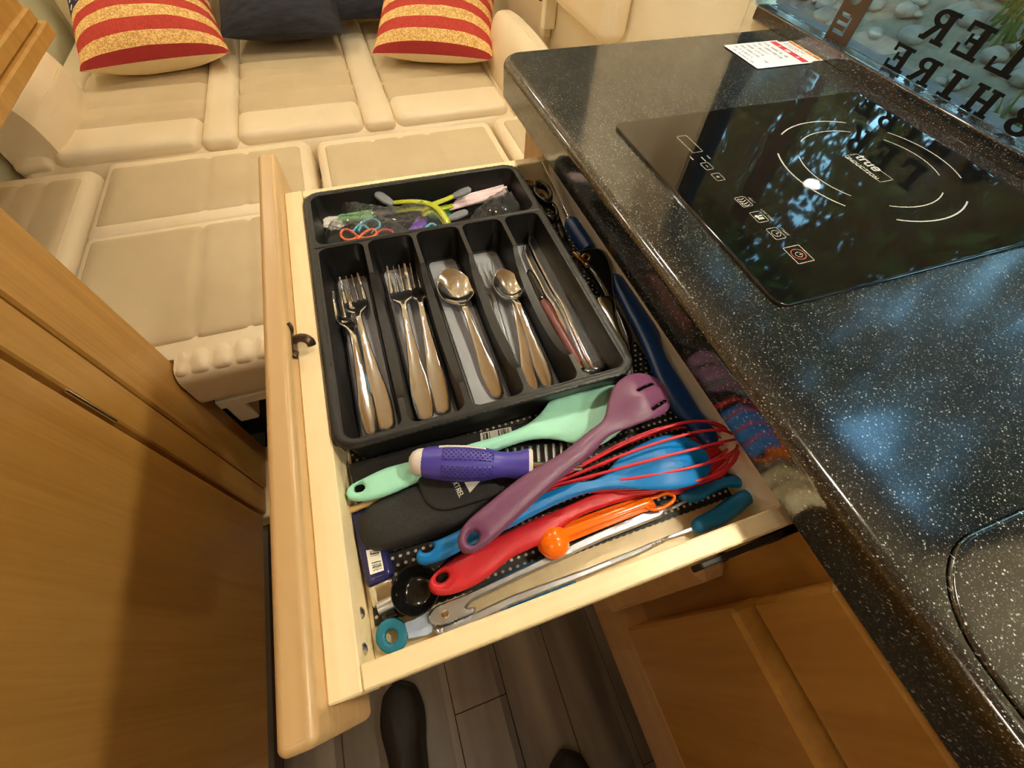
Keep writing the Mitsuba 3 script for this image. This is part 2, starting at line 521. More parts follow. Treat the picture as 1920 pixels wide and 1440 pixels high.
def letter(ch):
    """Slab-serif capitals on a 1 x 1 field (x to the right, y up)."""
    S = lambda *b: sbox(*b)
    if ch == 'I':
        return unary_union([S(.36, 0, .64, 1), S(.18, 0, .82, .12), S(.18, .88, .82, 1)])
    if ch == 'H':
        return unary_union([S(.10, 0, .34, 1), S(.66, 0, .90, 1), S(.3, .43, .7, .57), S(.0, 0, .44, .12), S(.56, 0, 1, .12), S(.0, .88, .44, 1), S(.56, .88, 1, 1)])
    if ch == 'E':
        return unary_union([S(.12, 0, .38, 1), S(.0, 0, .92, .13), S(.0, .87, .9, 1), S(.3, .44, .66, .57), S(.58, .34, .68, .68), S(.80, 0, .92, .34), S(.78, .68, .9, 1)])
    if ch == 'L':
        return unary_union([S(.12, 0, .38, 1), S(.0, 0, .9, .13), S(.0, .88, .52, 1), S(.78, 0, .9, .4)])
    if ch == 'R':
        bowl = ell(.5, .73, .38, .27).difference(ell(.5, .73, .17, .14))
        return unary_union([S(.12, 0, .38, 1), S(.0, 0, .5, .12), S(.0, .88, .5, 1), bowl.intersection(S(.3, .4, 1, 1)), Polygon([(.42, .5), (.66, .5), (.92, .12), (1, .12), (1, 0), (.74, 0)])])
    if ch == '8':
        return unary_union([ell(.5, .74, .36, .27).difference(ell(.5, .74, .15, .13)), ell(.5, .28, .42, .29).difference(ell(.5, .28, .18, .15))])
    if ch == 'T':
        return unary_union([S(.37, 0, .63, 1), S(.2, 0, .8, .12), S(.0, .86, 1, 1), S(0, .62, .12, 1), S(.88, .62, 1, 1)])


def wall_decal(poly, x, th=0.0008):
    """A polygon in (y, z) on the window pane."""
    m = prism(poly, 0, th)
    v = m.vertices.copy()
    m.vertices = np.c_[x + v[:, 2], v[:, 0], v[:, 1]]
    if m.volume < 0:
        m.invert()
    return m


def window_word(word, y_right, z0, w, h, step):
    # read from outside: the first letter stands nearest (lowest y), seen reversed from within
    for i, ch in enumerate(word):
        g = affinity.scale(letter(ch), w, h, origin=(0, 0))
        g = affinity.translate(g, y_right + i * step, z0)
        put('window_1__letter', wall_decal(g, WX + 0.0165), 'decal_black')


window_word('HIRE', -0.010, 0.0185, 0.033, 0.027, 0.0425)
window_word('LER', 0.000, 0.0565, 0.035, 0.032, 0.0465)
window_word('8', -0.062, 0.0185, 0.033, 0.028, 0.03)
strip = sbox(0.218, 0.016, 0.262, 0.30)
cut = []
for k, ch in enumerate('moc'):
    from_z = 0.024 + k * 0.034
    if ch == 'm':
        g = unary_union([sbox(0, 0, .2, 1), sbox(.42, 0, .6, .9), sbox(.8, 0, 1, .8), sbox(0, .82, .9, 1)])
    elif ch == 'o':
        g = ell(.5, .5, .5, .5).difference(ell(.5, .5, .28, .28))
    else:
        g = ell(.5, .5, .5, .5).difference(ell(.5, .5, .28, .28)).difference(sbox(.6, .3, 1.1, .7))
    g = affinity.rotate(affinity.scale(g, 0.024, 0.022, origin=(0, 0)), 90, origin=(0, 0))
    cut.append(affinity.translate(g, 0.255, from_z))
put('window_1__banner', wall_decal(strip.difference(unary_union(cut)), WX + 0.0165), 'decal_brown', label='brown upright strip with cut-out letters on the window')

# outside: bank with stones, trees
gx, gy = np.meshgrid(np.linspace(0.9, 14, 60), np.linspace(-9, 14, 80), indexing='ij')
gz = -1.35 + 0.95 * np.clip((gx - 1.6) / 2.2, 0, 1) + 0.28 * (gx - 1).clip(0) * 0.35 + 0.12 * meshkit.fbm(np.stack([gx, gy, gx * 0], -1) * 1.3, 3)
idx = np.arange(gx.size).reshape(gx.shape)
q = np.stack([idx[:-1, :-1], idx[1:, :-1], idx[1:, 1:], idx[:-1, 1:]], -1).reshape(-1, 4)
put('ground_outside', trimesh.Trimesh(np.c_[gx.ravel(), gy.ravel(), gz.ravel()], np.vstack([q[:, [0, 1, 2]], q[:, [0, 2, 3]]]), process=False), 'soil', True, kind=ST,
    label='mossy sloping ground outside the window')


def ground_z(x, y):
    return -1.35 + 0.95 * np.clip((x - 1.6) / 2.2, 0, 1) + 0.28 * max(x - 1, 0) * 0.35 + 0.12 * meshkit.fbm(np.array([x, y, 0.0]) * 1.3, 3)


rock = trimesh.creation.icosphere(subdivisions=2, radius=1.0)
rocks = []
for s in range(4):
    r = rock.copy()
    r.vertices *= (0.75 + 0.5 * meshkit.fbm(r.vertices * 1.4 + 9 * s, 3, seed=s))[:, None]
    rocks.append(r)
for i in range(280):
    x, y = rng.uniform(1.6, 3.4), rng.uniform(-0.1, 2.6)
    s = rng.uniform(0.022, 0.065)
    m = rocks[i % 4].copy()
    m.apply_transform(trimesh.transformations.rotation_matrix(rng.uniform(0, 6), rng.normal(size=3)))
    m.vertices *= s * np.array([1, 1.2, 0.7])
    m.apply_translation([x, y, float(ground_z(x, y)) + 0.02])
    put('ground_outside__stone', m, 'stone', 40)


def grass_clump(cx, cy, r, n):
    V, F = [], []
    for k in range(n):
        a, d = rng.uniform(0, 6.28), r * math.sqrt(rng.uniform())
        x, y = cx + d * math.cos(a), cy + d * math.sin(a)
        z = float(ground_z(x, y))
        h, w, b = rng.uniform(0.06, 0.22), 0.012, rng.uniform(0, 6.28)
        t = np.array([math.cos(b), math.sin(b), 0])
        lean = rng.normal(size=3) * 0.05
        i = len(V)
        V += [np.array([x, y, z]) - t * w, np.array([x, y, z]) + t * w, np.array([x, y, z + h]) + lean]
        F.append([i, i + 1, i + 2])
    return trimesh.Trimesh(np.array(V), np.array(F), process=False)


put('grass_patch', cat_mesh(grass_clump(2.6, 0.35, 0.6, 900), grass_clump(3.4, 1.2, 0.5, 500), grass_clump(2.2, -0.3, 0.5, 600)), 'leaf', label='bright green grass among the stones outside the window', cat='grass', kind='stuff')


def tree(x, y, h, r, n, label):
    t = thing('tree', label, 'tree', 'trees outside the window')
    z0 = float(ground_z(x, y)) - 0.1
    bend = rng.normal(size=2) * 0.25
    tr = spline([[x, y, z0], [x + bend[0] * .4, y + bend[1] * .4, z0 + h * .4], [x + bend[0], y + bend[1], z0 + h * .95]], 12)
    br = [tube(tr, np.linspace(0.14, 0.03, 12) * h / 6, 8)]
    for k in range(5):
        s = tr[4 + k]
        d = np.array([rng.normal(), rng.normal(), 0.6])
        br.append(tube(spline([s, s + d * .4, s + d * .9 + [0, 0, .2]], 6), np.linspace(0.04, 0.012, 6), 6))
    put(t + '__trunk', cat_mesh(*br), 'bark', True)
    P = rng.normal(size=(n, 3))
    P /= np.linalg.norm(P, axis=1, keepdims=True)
    P *= (rng.uniform(0.15, 1, n) ** 0.5)[:, None]
    lump = meshkit.fbm(P * 2.4 + x, 2)
    P = P[lump > 0.48]
    n = len(P)
    P = P * np.array([r, r, h * 0.46]) + [x + bend[0] * .7, y + bend[1] * .7, z0 + h * 0.55]
    a = rng.normal(size=(n, 3)); a /= np.linalg.norm(a, axis=1, keepdims=True)
    b = np.cross(a, rng.normal(size=(n, 3))); b /= np.linalg.norm(b, axis=1, keepdims=True)
    L, W = rng.uniform(.07, .15, n)[:, None], rng.uniform(.035, .07, n)[:, None]
    V = np.stack([P - a * L, P + b * W, P + a * L, P - b * W], 1).reshape(-1, 3)
    i = np.arange(n)[:, None] * 4
    F = np.vstack([i + [0, 1, 2], i + [0, 2, 3]])
    put(t + '__foliage', trimesh.Trimesh(V, F, process=False), 'leaf', kind='stuff')


spots = [(4.6, y) for y in (-5.0, -1.6, 1.8, 5.2, 8.6)] + [(8.2, y) for y in (-3.3, 0.2, 3.6, 7.0, 10.4)] + [(11.8, y) for y in (-1.5, 2.0, 5.4, 8.8, 12.2)]
for i, (x, y) in enumerate(spots):
    tree(x + rng.uniform(-.08, .08), y + rng.uniform(-.08, .08), rng.uniform(5.0, 6.0) + (x - 4.6) * 0.55, 1.58, 6200, 'leafy green tree on the bank outside the window, mirrored in the cooktop')

# overhead cabinet above the worktop (it holds the puck lamps), its underside at z = 0.55
oc = thing('overhead_cabinet', 'honey maple overhead cabinet above the worktop window', 'cabinet')
ob = to_manifold(bx(0.03, WX - 0.002, -1.7, 0.62, 0.56, 0.99))
for x, y, z, r, pw, col in LAMPS:
    if z < 0.9:
        ob = ob - m3.Manifold.cylinder(0.06, r * 1.32, r * 1.32, 32).translate([x, y, 0.55])
put(oc + '__body', ob, 'cream_panel')
put(oc + '__added_baffle', cham(0.138, 0.148, -0.44, 0.6, 0.488, 0.56, 0.002), 'maple_y')  # unseen strip added to keep the lamps out of the window reflection
for i, y in enumerate((-1.68, -1.1, -0.52, 0.06)):
    put(oc + '__door', cham(0.008, 0.028, y, y + 0.555, 0.575, 0.975, 0.003), 'maple_z')
for x, y, z, r, pw, col in LAMPS:
    k = thing('puck_lamp', 'small round puck lamp set in the underside above the worktop' if z < 0.9 else 'small round puck lamp in the cabin ceiling', 'lamp', 'puck lamps under the overhead cabinet' if z < 0.9 else 'puck lamps in the ceiling')
    low, high = (0.556, 0.612) if z < 0.9 else (0.972, 1.0)
    c = trimesh.creation.annulus(r, r * 1.3, high - low)
    c.apply_translation([x, y, (low + high) / 2])
    put(k + '__bezel', c, 'grip_white' if z > 0.9 else 'black_plastic', 40)
    if z < 0.9:
        d = trimesh.creation.cylinder(r * 0.98, 0.002, sections=24)
        d.apply_translation([x, y, z])
    else:                               # a shallow frosted dome below the bezel
        d = trimesh.creation.icosphere(subdivisions=3, radius=r * 0.98)
        d.vertices[:, 2] *= 0.55
        d.apply_translation([x, y, 0.972])
    put(k + '__diffuser', d, 'print_white', emitter={'type': 'area', 'radiance': rgb([pw * c_ for c_ in col])})

# tall cabinet on the left
tc = thing('tall_cabinet', 'tall honey maple cabinet with a flat door on the left', 'cabinet')
put(tc + '__body', cham(-1.29, -0.826, -1.9, 0.322, -0.86, 0.99, 0.002), 'maple_z')
put(tc + '__corner_post', cham(-0.83, -0.80, 0.205, 0.328, -0.86, 0.99, 0.004), 'maple_z')
put(tc + '__stile', cham(-0.83, -0.803, 0.137, 0.203, -0.86, 0.99, 0.003), 'maple_z')
put(tc + '__door', cham(-0.824, -0.802, -0.62, 0.126, -0.84, 0.97, 0.004), 'maple_z')
put(tc + '__door', cham(-0.824, -0.802, -1.6, -0.64, -0.84, 0.97, 0.004), 'maple_z')
hg = tube([PXp for PXp in ([-0.801, 0.1315, -0.255], [-0.801, 0.1315, -0.345])], 0.0028, 10)
put(tc + '__door__hinge', hg, 'chrome', 40, label='slim bright metal hinge pin')
put(tc + '__plinth', cham(-1.29, -0.84, -1.9, 0.30, -0.92, -0.858, 0.002), 'cream_panel')
put(tc + '__pale_block', cat_mesh(cham(-0.845, -0.795, 0.13, 0.335, -0.92, -0.865, 0.003), cham(-0.82, -0.770, 0.26, 0.345, -0.92, -0.895, 0.003)), 'pine')  # two pale stepped blocks at the foot of the cabinet

# small wall cabinet above the left sofa arm
sc_ = thing('wall_cabinet', 'honey maple wall cabinet with a moulded bottom rail above the left sofa arm', 'cabinet')
put(sc_ + '__body', cham(-1.298, -0.99, 0.50, 1.19, -0.165, 0.6, 0.003), 'maple_z')
put(sc_ + '__moulding', cham(-1.298, -0.972, 0.50, 1.215, -0.195, -0.165, 0.004), 'maple_z')
put(sc_ + '__bottom_rail', cham(-1.298, -0.982, 0.50, 1.20, -0.164, -0.135, 0.004), 'maple_z')

# ------------------------------------------------------------------ kitchen cabinet, worktop, cooktop
XE, YE, ZB = -0.1236, 0.354, -0.045       # worktop: front edge, far end, underside
kc = thing('kitchen_cabinet', 'honey maple base cabinet under the black worktop', 'cabinet')
FX = -0.100                                # face frame plane
body = [bx(0.0, 0.355, -1.6, 0.28, -0.82, -0.62), bx(0.34, 0.355, -1.6, 0.28, -0.62, ZB), bx(-0.08, 0.34, 0.265, 0.28, -0.62, ZB), bx(-0.08, 0.34, -1.6, -1.585, -0.62, ZB)]
put(kc + '__body', cat_mesh(*body), 'maple_z')
put(kc + '__end_stile', cham(FX, FX + 0.02, 0.212, 0.284, -0.82, ZB, 0.001), 'maple_z')
put(kc + '__stile', cham(FX, FX + 0.02, -0.415, -0.338, -0.82, ZB, 0.001), 'maple_z')
put(kc + '__stile', cham(FX, FX + 0.02, -1.6, -1.53, -0.82, ZB, 0.001), 'maple_z')
put(kc + '__rail', cham(FX, FX + 0.02, -0.34, 0.213, -0.19, -0.15, 0.001), 'maple_y')
put(kc + '__rail', cham(FX, FX + 0.02, -1.53, -0.415, -0.175, -0.148, 0.001), 'maple_y')
put(kc + '__rail', cham(FX, FX + 0.02, -1.53, 0.213, -0.82, -0.50, 0.001), 'maple_y')
put(kc + '__drawer_front', cham(FX - 0.022, FX - 0.001, -0.90, -0.374, -0.155, -0.05, 0.004), 'maple_z', label='flat drawer front beside the open drawer')
put(kc + '__door', cham(FX - 0.037, FX - 0.001, -0.90, -0.374, -0.505, -0.164, 0.004), 'maple_z', label='flat cabinet door under the sink cover')
put(kc + '__door', cham(FX - 0.022, FX - 0.001, -1.5, -0.91, -0.505, -0.05, 0.005), 'maple_z')
put(kc + '__drawer_front', cham(FX - 0.036, FX - 0.001, -0.349, 0.26, -0.40, -0.192, 0.008), 'maple_y', label='lower drawer front shaded by the open drawer')
put(kc + '__drawer_front', cham(FX - 0.022, FX - 0.001, -0.349, 0.26, -0.61, -0.41, 0.005), 'maple_y')
put(kc + '__toe_board', cham(-0.03, -0.012, -1.6, 0.28, -0.92, -0.82, 0.001), 'maple_y')
put(kc + '__ledge', cham(-0.132, -0.098, -1.5, -0.43, -0.532, -0.519, 0.003), 'maple_y', label='narrow ledge strip below the cabinet doors')

# worktop: a thick slab with rounded corner, a cut-out for the cooktop's body, an upstand at the wall
wt = thing('worktop', 'glossy black speckled worktop with a rounded corner', 'countertop')
outline = unary_union([rrect(XE, WX + 0.2, -1.6, YE, 0.035, 12), sbox(XE, -1.6, WX + 0.1, 0.0)]).intersection(sbox(-1, -1.6, WX - 0.001, 1))
mk = [section(outline)]
e = 0.009
slab = mk[0].extrude(-ZB)                 # its upper edge is rounded over by stacked hulls of the offset outline
prevc = None
rings = []
for k in range(9):
    a0 = k / 8 * math.pi / 2
    g = outline.buffer(-e * (1 - math.cos(a0)), join_style='round')
    rings.append((g, -e + e * math.sin(a0)))
pts3 = np.array([[x, y, z] for g, z in rings for x, y in list(g.exterior.coords)[:-1]] + [[x, y, ZB] for x, y in list(outline.exterior.coords)[:-1]])
slab = hull_man(pts3)
# sink recess with a loose cover
sink = rrect(-0.112, 0.30, -1.05, -0.372, 0.055, 12)
cut = section(sink.buffer(0.0009)).extrude(0.02).translate([0, 0, -0.008])
put(wt + '__slab', slab - cut, 'worktop', 32)
put(wt + '__upstand', cat_mesh(bx(0.352, WX - 0.0005, -1.6, 0.40, -0.002, 0.0180, 0.003), bx(0.356, WX + 0.016, -0.438, 0.40, 0.0122, 0.0180, 0.0025)), 'worktop', 30)

# cooktop
ck = thing('cooktop', 'black glass induction cooktop let into the worktop', 'cooktop')
CX0, CX1, CY0, CY1 = -0.0544, 0.3175, -0.1869, 0.1201
def flat_plate(poly, z0, z1, e):
    """A flat plate whose upper edge is rounded over e."""
    pts = [[x, y, z0] for x, y in list(poly.exterior.coords)[:-1]]
    for k in range(6):
        a = k / 5 * math.pi / 2
        g = poly.buffer(-e * (1 - math.cos(a)))
        pts += [[x, y, z1 - e + e * math.sin(a)] for x, y in list(g.exterior.coords)[:-1]]
    return hull_man(pts)


put('sink_cover', flat_plate(sink, -0.0075, 0.0024, 0.0022), 'worktop', 25, label='speckled black sink cover with rounded corners set in the worktop', cat='sink cover')
gl = flat_plate(rrect(CX0, CX1, CY0, CY1, 0.012, 8), 0.0, 0.0034, 0.0014)
put(ck + '__glass', gl, 'glass_black', 20)
PZ = 0.00345


def printed(poly, u0, v0, mirror=False, mat_='print_white', name='print', label=None):
    """Print on the glass: u runs along -y (the reading direction), v along +x."""
    m = prism(poly, 0, 0.00012)
    w = m.vertices.copy()
    m.vertices = np.c_[u0 + w[:, 1], v0 - w[:, 0], PZ + w[:, 2]]
    if m.volume < 0:
        m.invert()
    return put(f'{ck}__glass__{name}', m, mat_, label=label)


def arc(r, w, a0, a1):
    a = np.radians(np.linspace(a0, a1, 60))
    return Polygon(np.vstack([np.c_[(r + w / 2) * np.cos(a), (r + w / 2) * np.sin(a)], np.c_[(r - w / 2) * np.cos(a), (r - w / 2) * np.sin(a)][::-1]]))


RC = (0.186, -0.036)
for r, w in ((0.0985, 0.0017), (0.0755, 0.0013)):
    for a0 in (0, 90, 180, 270):
        printed(arc(r, w, a0 - 29, a0 + 33), RC[0], RC[1], name='ring_arc')


def outline_box(w, h, t, r=0.002):
    g = rrect(-w / 2, w / 2, -h / 2, h / 2, r, 4)
    return g.difference(g.buffer(-t))


def mesh_text(txt, h, bold=False):
    m = meshkit.text_mesh(txt, h, 0.00012, bold)
    c = m.bounds.mean(0)
    m.apply_translation([-c[0], -c[1], 0])
    return m


def printed_text(txt, h, x, y, bold=False, mat_='print_white'):
    m = mesh_text(txt, h, bold)
    w = m.vertices.copy()
    m.vertices = np.c_[x + w[:, 1], y - w[:, 0], PZ + w[:, 2]]
    put(ck + '__glass__lettering', m, mat_)


printed(outline_box(0.054, 0.019, 0.0007), 0.183, -0.039, name='logo_frame')
printed_text('true', 0.0125, 0.190, -0.032, True)
printed_text('INDUCTION', 0.0056, 0.1755, -0.037, True)
# touch controls along the front edge (x of the row, y, size)
printed(outline_box(0.036, 0.0135, 0.0006, 0.0015), 0.0105, 0.0555, name='display')
for dx, y, w in ((-0.0035, 0.0285, 0.007), (0.0085, 0.0235, 0.009), (0.0165, 0.0255, 0.007)):
    printed(sbox(-w / 2, -0.0006, w / 2, 0.0006), dx, y, name='mark')
for y, sign in ((0.0105, 'minus'), (-0.0105, 'plus')):
    printed(outline_box(0.0135, 0.0105, 0.0006), 0.0045, y, name='button')
    g = sbox(-0.0022, -0.0004, 0.0022, 0.0004)
    printed(g if sign == 'minus' else g.union(sbox(-0.0004, -0.0022, 0.0004, 0.0022)), 0.0045, y, name='mark')
for k, (y, txt) in enumerate(((-0.0555, 'HEAT'), (-0.0805, 'LOW TEMP'), (-0.1065, 'TIMER'))):
    printed(outline_box(0.0165, 0.0125, 0.0006), 0.0045, y, name='button')
    if txt == 'HEAT':
        g = unary_union([LineString([(-.0052 + i * .0035, -.003), (-.0035 + i * .0035, 0), (-.0052 + i * .0035, .0035)]).buffer(.0005) for i in range(4)] + [LineString([(-.005, -.004), (.005, -.004)]).buffer(.0004)])
    elif txt == 'LOW TEMP':
        g = unary_union([Point(-.001, -.002).buffer(.0022), sbox(-.0019, -.002, -.0001, .0042), sbox(.0012, -.003, .0042, .0036)])
    else:
        g = unary_union([Point(0, 0).buffer(.0046).difference(Point(0, 0).buffer(.0040)), LineString([(0, .0028), (0, 0), (.0022, 0)]).buffer(.0004)])
    printed(g, 0.0045, y, name='icon')
    printed_text(txt, 0.0027, 0.0142, y)
printed(outline_box(0.0225, 0.0185, 0.0008, 0.001), 0.0055, -0.137, name='button', label='power button')
printed(Point(0, 0).buffer(.0070).difference(Point(0, 0).buffer(.0063)), 0.0055, -0.137, mat_='print_red', name='icon')
printed(unary_union([Point(0, 0).buffer(.0034).difference(Point(0, 0).buffer(.0028)).difference(sbox(-.0012, 0, .0012, .005)), sbox(-.0004, .0004, .0004, .0042)]), 0.0055, -0.1375, name='icon')

# two paper labels on the worktop
def label_sheet(x0, x1, y0, y1, z, key, matk, label):
    n = 6
    gx, gy = np.meshgrid(np.linspace(x0, x1, n), np.linspace(y0, y1, n), indexing='ij')
    top = np.c_[gx.ravel(), gy.ravel(), np.full(n * n, z + 0.0003)]
    i = np.arange(n * n).reshape(n, n)
    q = np.stack([i[:-1, :-1], i[1:, :-1], i[1:, 1:], i[:-1, 1:]], -1).reshape(-1, 4)
    F = np.vstack([q[:, [0, 1, 2]], q[:, [0, 2, 3]]])
    v = np.vstack([top, top - [0, 0, 0.0003]])
    uv = np.c_[(y1 - v[:, 1]) / (y1 - y0), (v[:, 0] - x0) / (x1 - x0)]
    rim = [*i[0, :], *i[1:, -1], *i[-1, -2::-1], *i[-2:0:-1, 0]]
    R = []
    for a, b in zip(rim, rim[1:] + rim[:1]):
        R += [[a, b, b + n * n], [a, b + n * n, a + n * n]]
    put(key, trimesh.Trimesh(v, np.vstack([F, F[:, ::-1] + n * n, R]), process=False), matk, False, label=label, cat='label', uv=uv)


label_sheet(0.226, 0.326, 0.216, 0.301, 0.0012, 'warning_label', 'label_red', 'white printed warning label with a red header on the worktop')
label_sheet(0.300, 0.3515, 0.221, 0.296, 0.0004, 'warning_label', 'label_orange', 'white printed label with an orange header, half under the red one')

# ------------------------------------------------------------------ the open drawer
DX0, DX1, DY0, DY1 = -0.441, -0.088, -0.332, 0.200
DB, DT = -0.115, -0.070
dw = thing('drawer', 'open wooden kitchen drawer full of cutlery and utensils', 'drawer')
fm = bx(-0.4695, -0.4475, -0.348, 0.259, -0.176, -0.050, 0.006, 3)
put(dw + '__front_panel', fm, 'maple_y', 30, label='maple front panel with rounded edges')
put(dw + '__front_board', cham(DX0 - 0.0065, DX0 + 0.014, DY0, DY1, DB - 0.008, DT, 0.0012), 'pine')
put(dw + '__near_side', cham(DX0 + 0.0143, DX1, DY0 + 0.0004, DY0 + 0.015, DB - 0.008, DT - 0.0004, 0.0012), 'pine_x')
put(dw + '__far_side', cham(DX0 + 0.0143, DX1, DY1 - 0.014, DY1 - 0.0004, DB - 0.008, DT - 0.0004, 0.0012), 'pine_x')
put(dw + '__back_board', cham(DX1 - 0.014, DX1, DY0 + 0.0153, DY1 - 0.0143, DB - 0.008, DT - 0.0005, 0.0012), 'cream_panel')
put(dw + '__bottom_board', bx(DX0 + 0.0143, DX1 - 0.0143, DY0 + 0.0153, DY1 - 0.0143, DB - 0.006, DB), 'pine')
for y, z in ((-0.285, -0.094),):
    c = lathe([(0, 0.0), (0, 0.0042), (0.0012, 0.0036), (0.0022, 0.0018), (0.0024, 0)], [DX0 + 0.0138, y, z], [DX0 + 0.02, y, z], 16)
    put(dw + '__screw', c, 'chrome', 40)
c = lathe([(0, 0.0), (0, 0.0042), (0.0012, 0.0036), (0.0022, 0.0018), (0.0024, 0)], [DX0 + 0.0138, -0.308, -0.088], [DX0 + 0.02, -0.308, -0.088], 16)
put(dw + '__screw', c, 'chrome', 40)
# the metal catch on the inner side of the front panel
ca = at(556, 640, -0.06)
cy = ca[1]
catch = [cham(-0.4485, -0.4462, cy - 0.0145, cy + 0.0115, -0.068, -0.0565, 0.0006),
         tube(spline([[-0.4475, cy + 0.010, -0.059], [-0.446, cy + 0.0135, -0.0545], [-0.4475, cy + 0.0165, -0.052]], 10), 0.0016, 8),
         tube(spline([[-0.4465, cy - 0.011, -0.062], [-0.4445, cy - 0.0155, -0.058], [-0.446, cy - 0.021, -0.0565]], 10), 0.0022, 8)]
hook = spline([[-0.447, cy - 0.001, -0.060], [-0.440, cy + 0.001, -0.0575], [-0.4345, cy - 0.001, -0.0595], [-0.433, cy - 0.004, -0.0655]], 14)
catch.append(tube(hook, np.c_[np.full(14, 0.0042), np.full(14, 0.0011)], 10))
put(dw + '__catch', cat_mesh(*catch), 'bronze', 40, label='small bronze catch hook')
for y in (DY0 - 0.006, DY1 + 0.001):
    put(dw + '__slide', cham(-0.175, 0.18, y, y + 0.005, -0.118, -0.098, 0.001), 'black_soft')
put('drawer_liner', bx(DX0 + 0.0175, DX1 - 0.020, DY0 + 0.038, DY1 - 0.02, DB + 0.0002, DB + 0.0014), 'liner', label='black non-slip drawer liner dotted with pale holes', cat='liner')
LZ = DB + 0.0015      # top of the liner

# ------------------------------------------------------------------ cutlery tray
TX0, TX1, TY0, TY1, TT = -0.4262, -0.1515, -0.1715, 0.1855, -0.0655
TF = TT - 0.041       # floor of the compartments


def rbox_hull(x0, x1, y0, y1, z0, z1, r, taper=0.0, rz=None):
    """Hull of a rounded rectangle at z1 and a smaller one at z0 whose lower edge is rounded."""
    rz = min(r, 0.004) if rz is None else rz
    pts = []
    for z, d in ((z1, 0.0), (z0 + rz, taper), (z0 + rz * 0.3, taper + rz * 0.3), (z0, taper + rz)):
        g = rrect(x0 + d, x1 - d, y0 + d, y1 - d, max(r - d * 0.4, 0.001), 6)
        pts += [[a, b, z] for a, b in list(g.exterior.coords)[:-1]]
    return hull_man(pts)


outer = rbox_hull(TX0 + 0.003, TX1 - 0.003, TY0 + 0.003, TY1 - 0.003, TF - 0.003, TT - 0.0005, 0.018, 0.004)
rim = rrect(TX0, TX1, TY0, TY1, 0.020, 10)
rimm = puff(rim.difference(rrect(TX0 + 0.009, TX1 - 0.009, TY0 + 0.009, TY1 - 0.009, 0.012, 10)), 0.005, 0.0028, 0.006)
rimm.apply_translation([0, 0, TT - 0.0022])
tray = outer
DIV = [-0.3665, -0.3125, -0.2585, -0.2065]
edges = [TX0 + 0.0075, *DIV, TX1 - 0.0075]
YD = 0.0805
pockets = [rbox_hull(TX0 + 0.0085, TX1 - 0.0085, YD + 0.003, TY1 - 0.0085, TF, TT + 0.001, 0.012, 0.006)]
for a, b in zip(edges[:-1], edges[1:]):
    pockets.append(rbox_hull(a + 0.0022, b - 0.0022, TY0 + 0.0085, YD - 0.003, TF, TT + 0.001, 0.009, 0.0042))
for p in pockets:
    tray = tray - p
dip = m3.Manifold.cylinder(TX1 - TX0 - 0.026, 1.0, 1.0, 64).scale([0.022, 0.075, 1]).rotate([0, 90, 0]).translate([TX0 + 0.013, -0.055, TT + 0.001])
dip2 = hull_man([[x, y, z] for x in (TX0 + 0.012, TX1 - 0.012) for y, z in [(-0.055 + 0.082 * math.sin(t), TT + 0.004 - 0.026 * math.cos(t)) for t in np.linspace(-math.pi / 2, math.pi / 2, 25)]])
tray = tray - dip2
tq = tray.to_mesh()
tm = trimesh.Trimesh(tq.vert_properties[:, :3], tq.tri_verts)
ct = thing('cutlery_tray', 'black plastic cutlery tray with five slots and one long compartment', 'cutlery tray')
put(ct + '__body', tm, 'black_plastic', 28)
put(ct + '__rim', rimm, 'black_plastic', 40)
put(ct + '__divider_ridge', cat_mesh(tube([[TX0 + 0.006, YD, TT - 0.0018], [TX1 - 0.006, YD, TT - 0.0018]], 0.0026, 10)), 'black_plastic', 40)
for a, b in zip(edges[:-1], edges[1:]):
    c = (a + b) / 2
    pd = puff(rrect(c - 0.0165, c + 0.0165, TY0 + 0.018, YD - 0.012, 0.005, 6), 0.0016, 0.0006, 0.008)
    pd.apply_translation([0, 0, TF + 0.0009])
    put(ct + '__slot_pad', pd, 'grey_pad', 30, label='pale grey non-slip pad on the slot floor')
SZ = TF + 0.0018       # where cutlery lies


# ------------------------------------------------------------------ cutlery
def fork_mesh(L, w, tines=4, t=0.0024):
    hd = L * 0.70
    g = profile([0, .004, .03 * L / .2, .30 * L, .56 * L, .64 * L, .70 * L, .735 * L, .79 * L, .9 * L, L * .985, L],
                [0, .0072 * L / .2, .0096 * L / .2, .0068 * L / .2, .0036, .0033, .005, w * .86, w, w * .95, w * .88, w * .86], 110)
    sl = []
    gap = 2 * w / (tines * 2.0 - 0.4)
    for k in range(tines - 1):
        v = (k - (tines - 2) / 2) * (2 * w / tines) * 0.98
        q = Polygon([(L * .815, v - gap * .32), (L * 1.01, v - gap * .62), (L * 1.01, v + gap * .62), (L * .815, v + gap * .32)]).buffer(0.0004)
        sl.append(q)
    g = g.difference(unary_union(sl))
    tip = lambda u: smooth_interp([0, .12 * L, .4 * L, .62 * L, .72 * L, .82 * L, .92 * L, L], [0.0015, .004, .009, .0125, .0085, .0035, .004, .0095], u)
    zf = lambda u, v: tip(u) + np.where(u < .6 * L, -(v / .01) ** 2 * .0012, (v / w) ** 2 * .0014)
    return puff(g, t, 0.0011, 0.0022, zf, lambda u, v: np.interp(u, [0, .5 * L, .65 * L, .8 * L, L], [t, t * 1.3, t * 1.5, t, t * .75]))


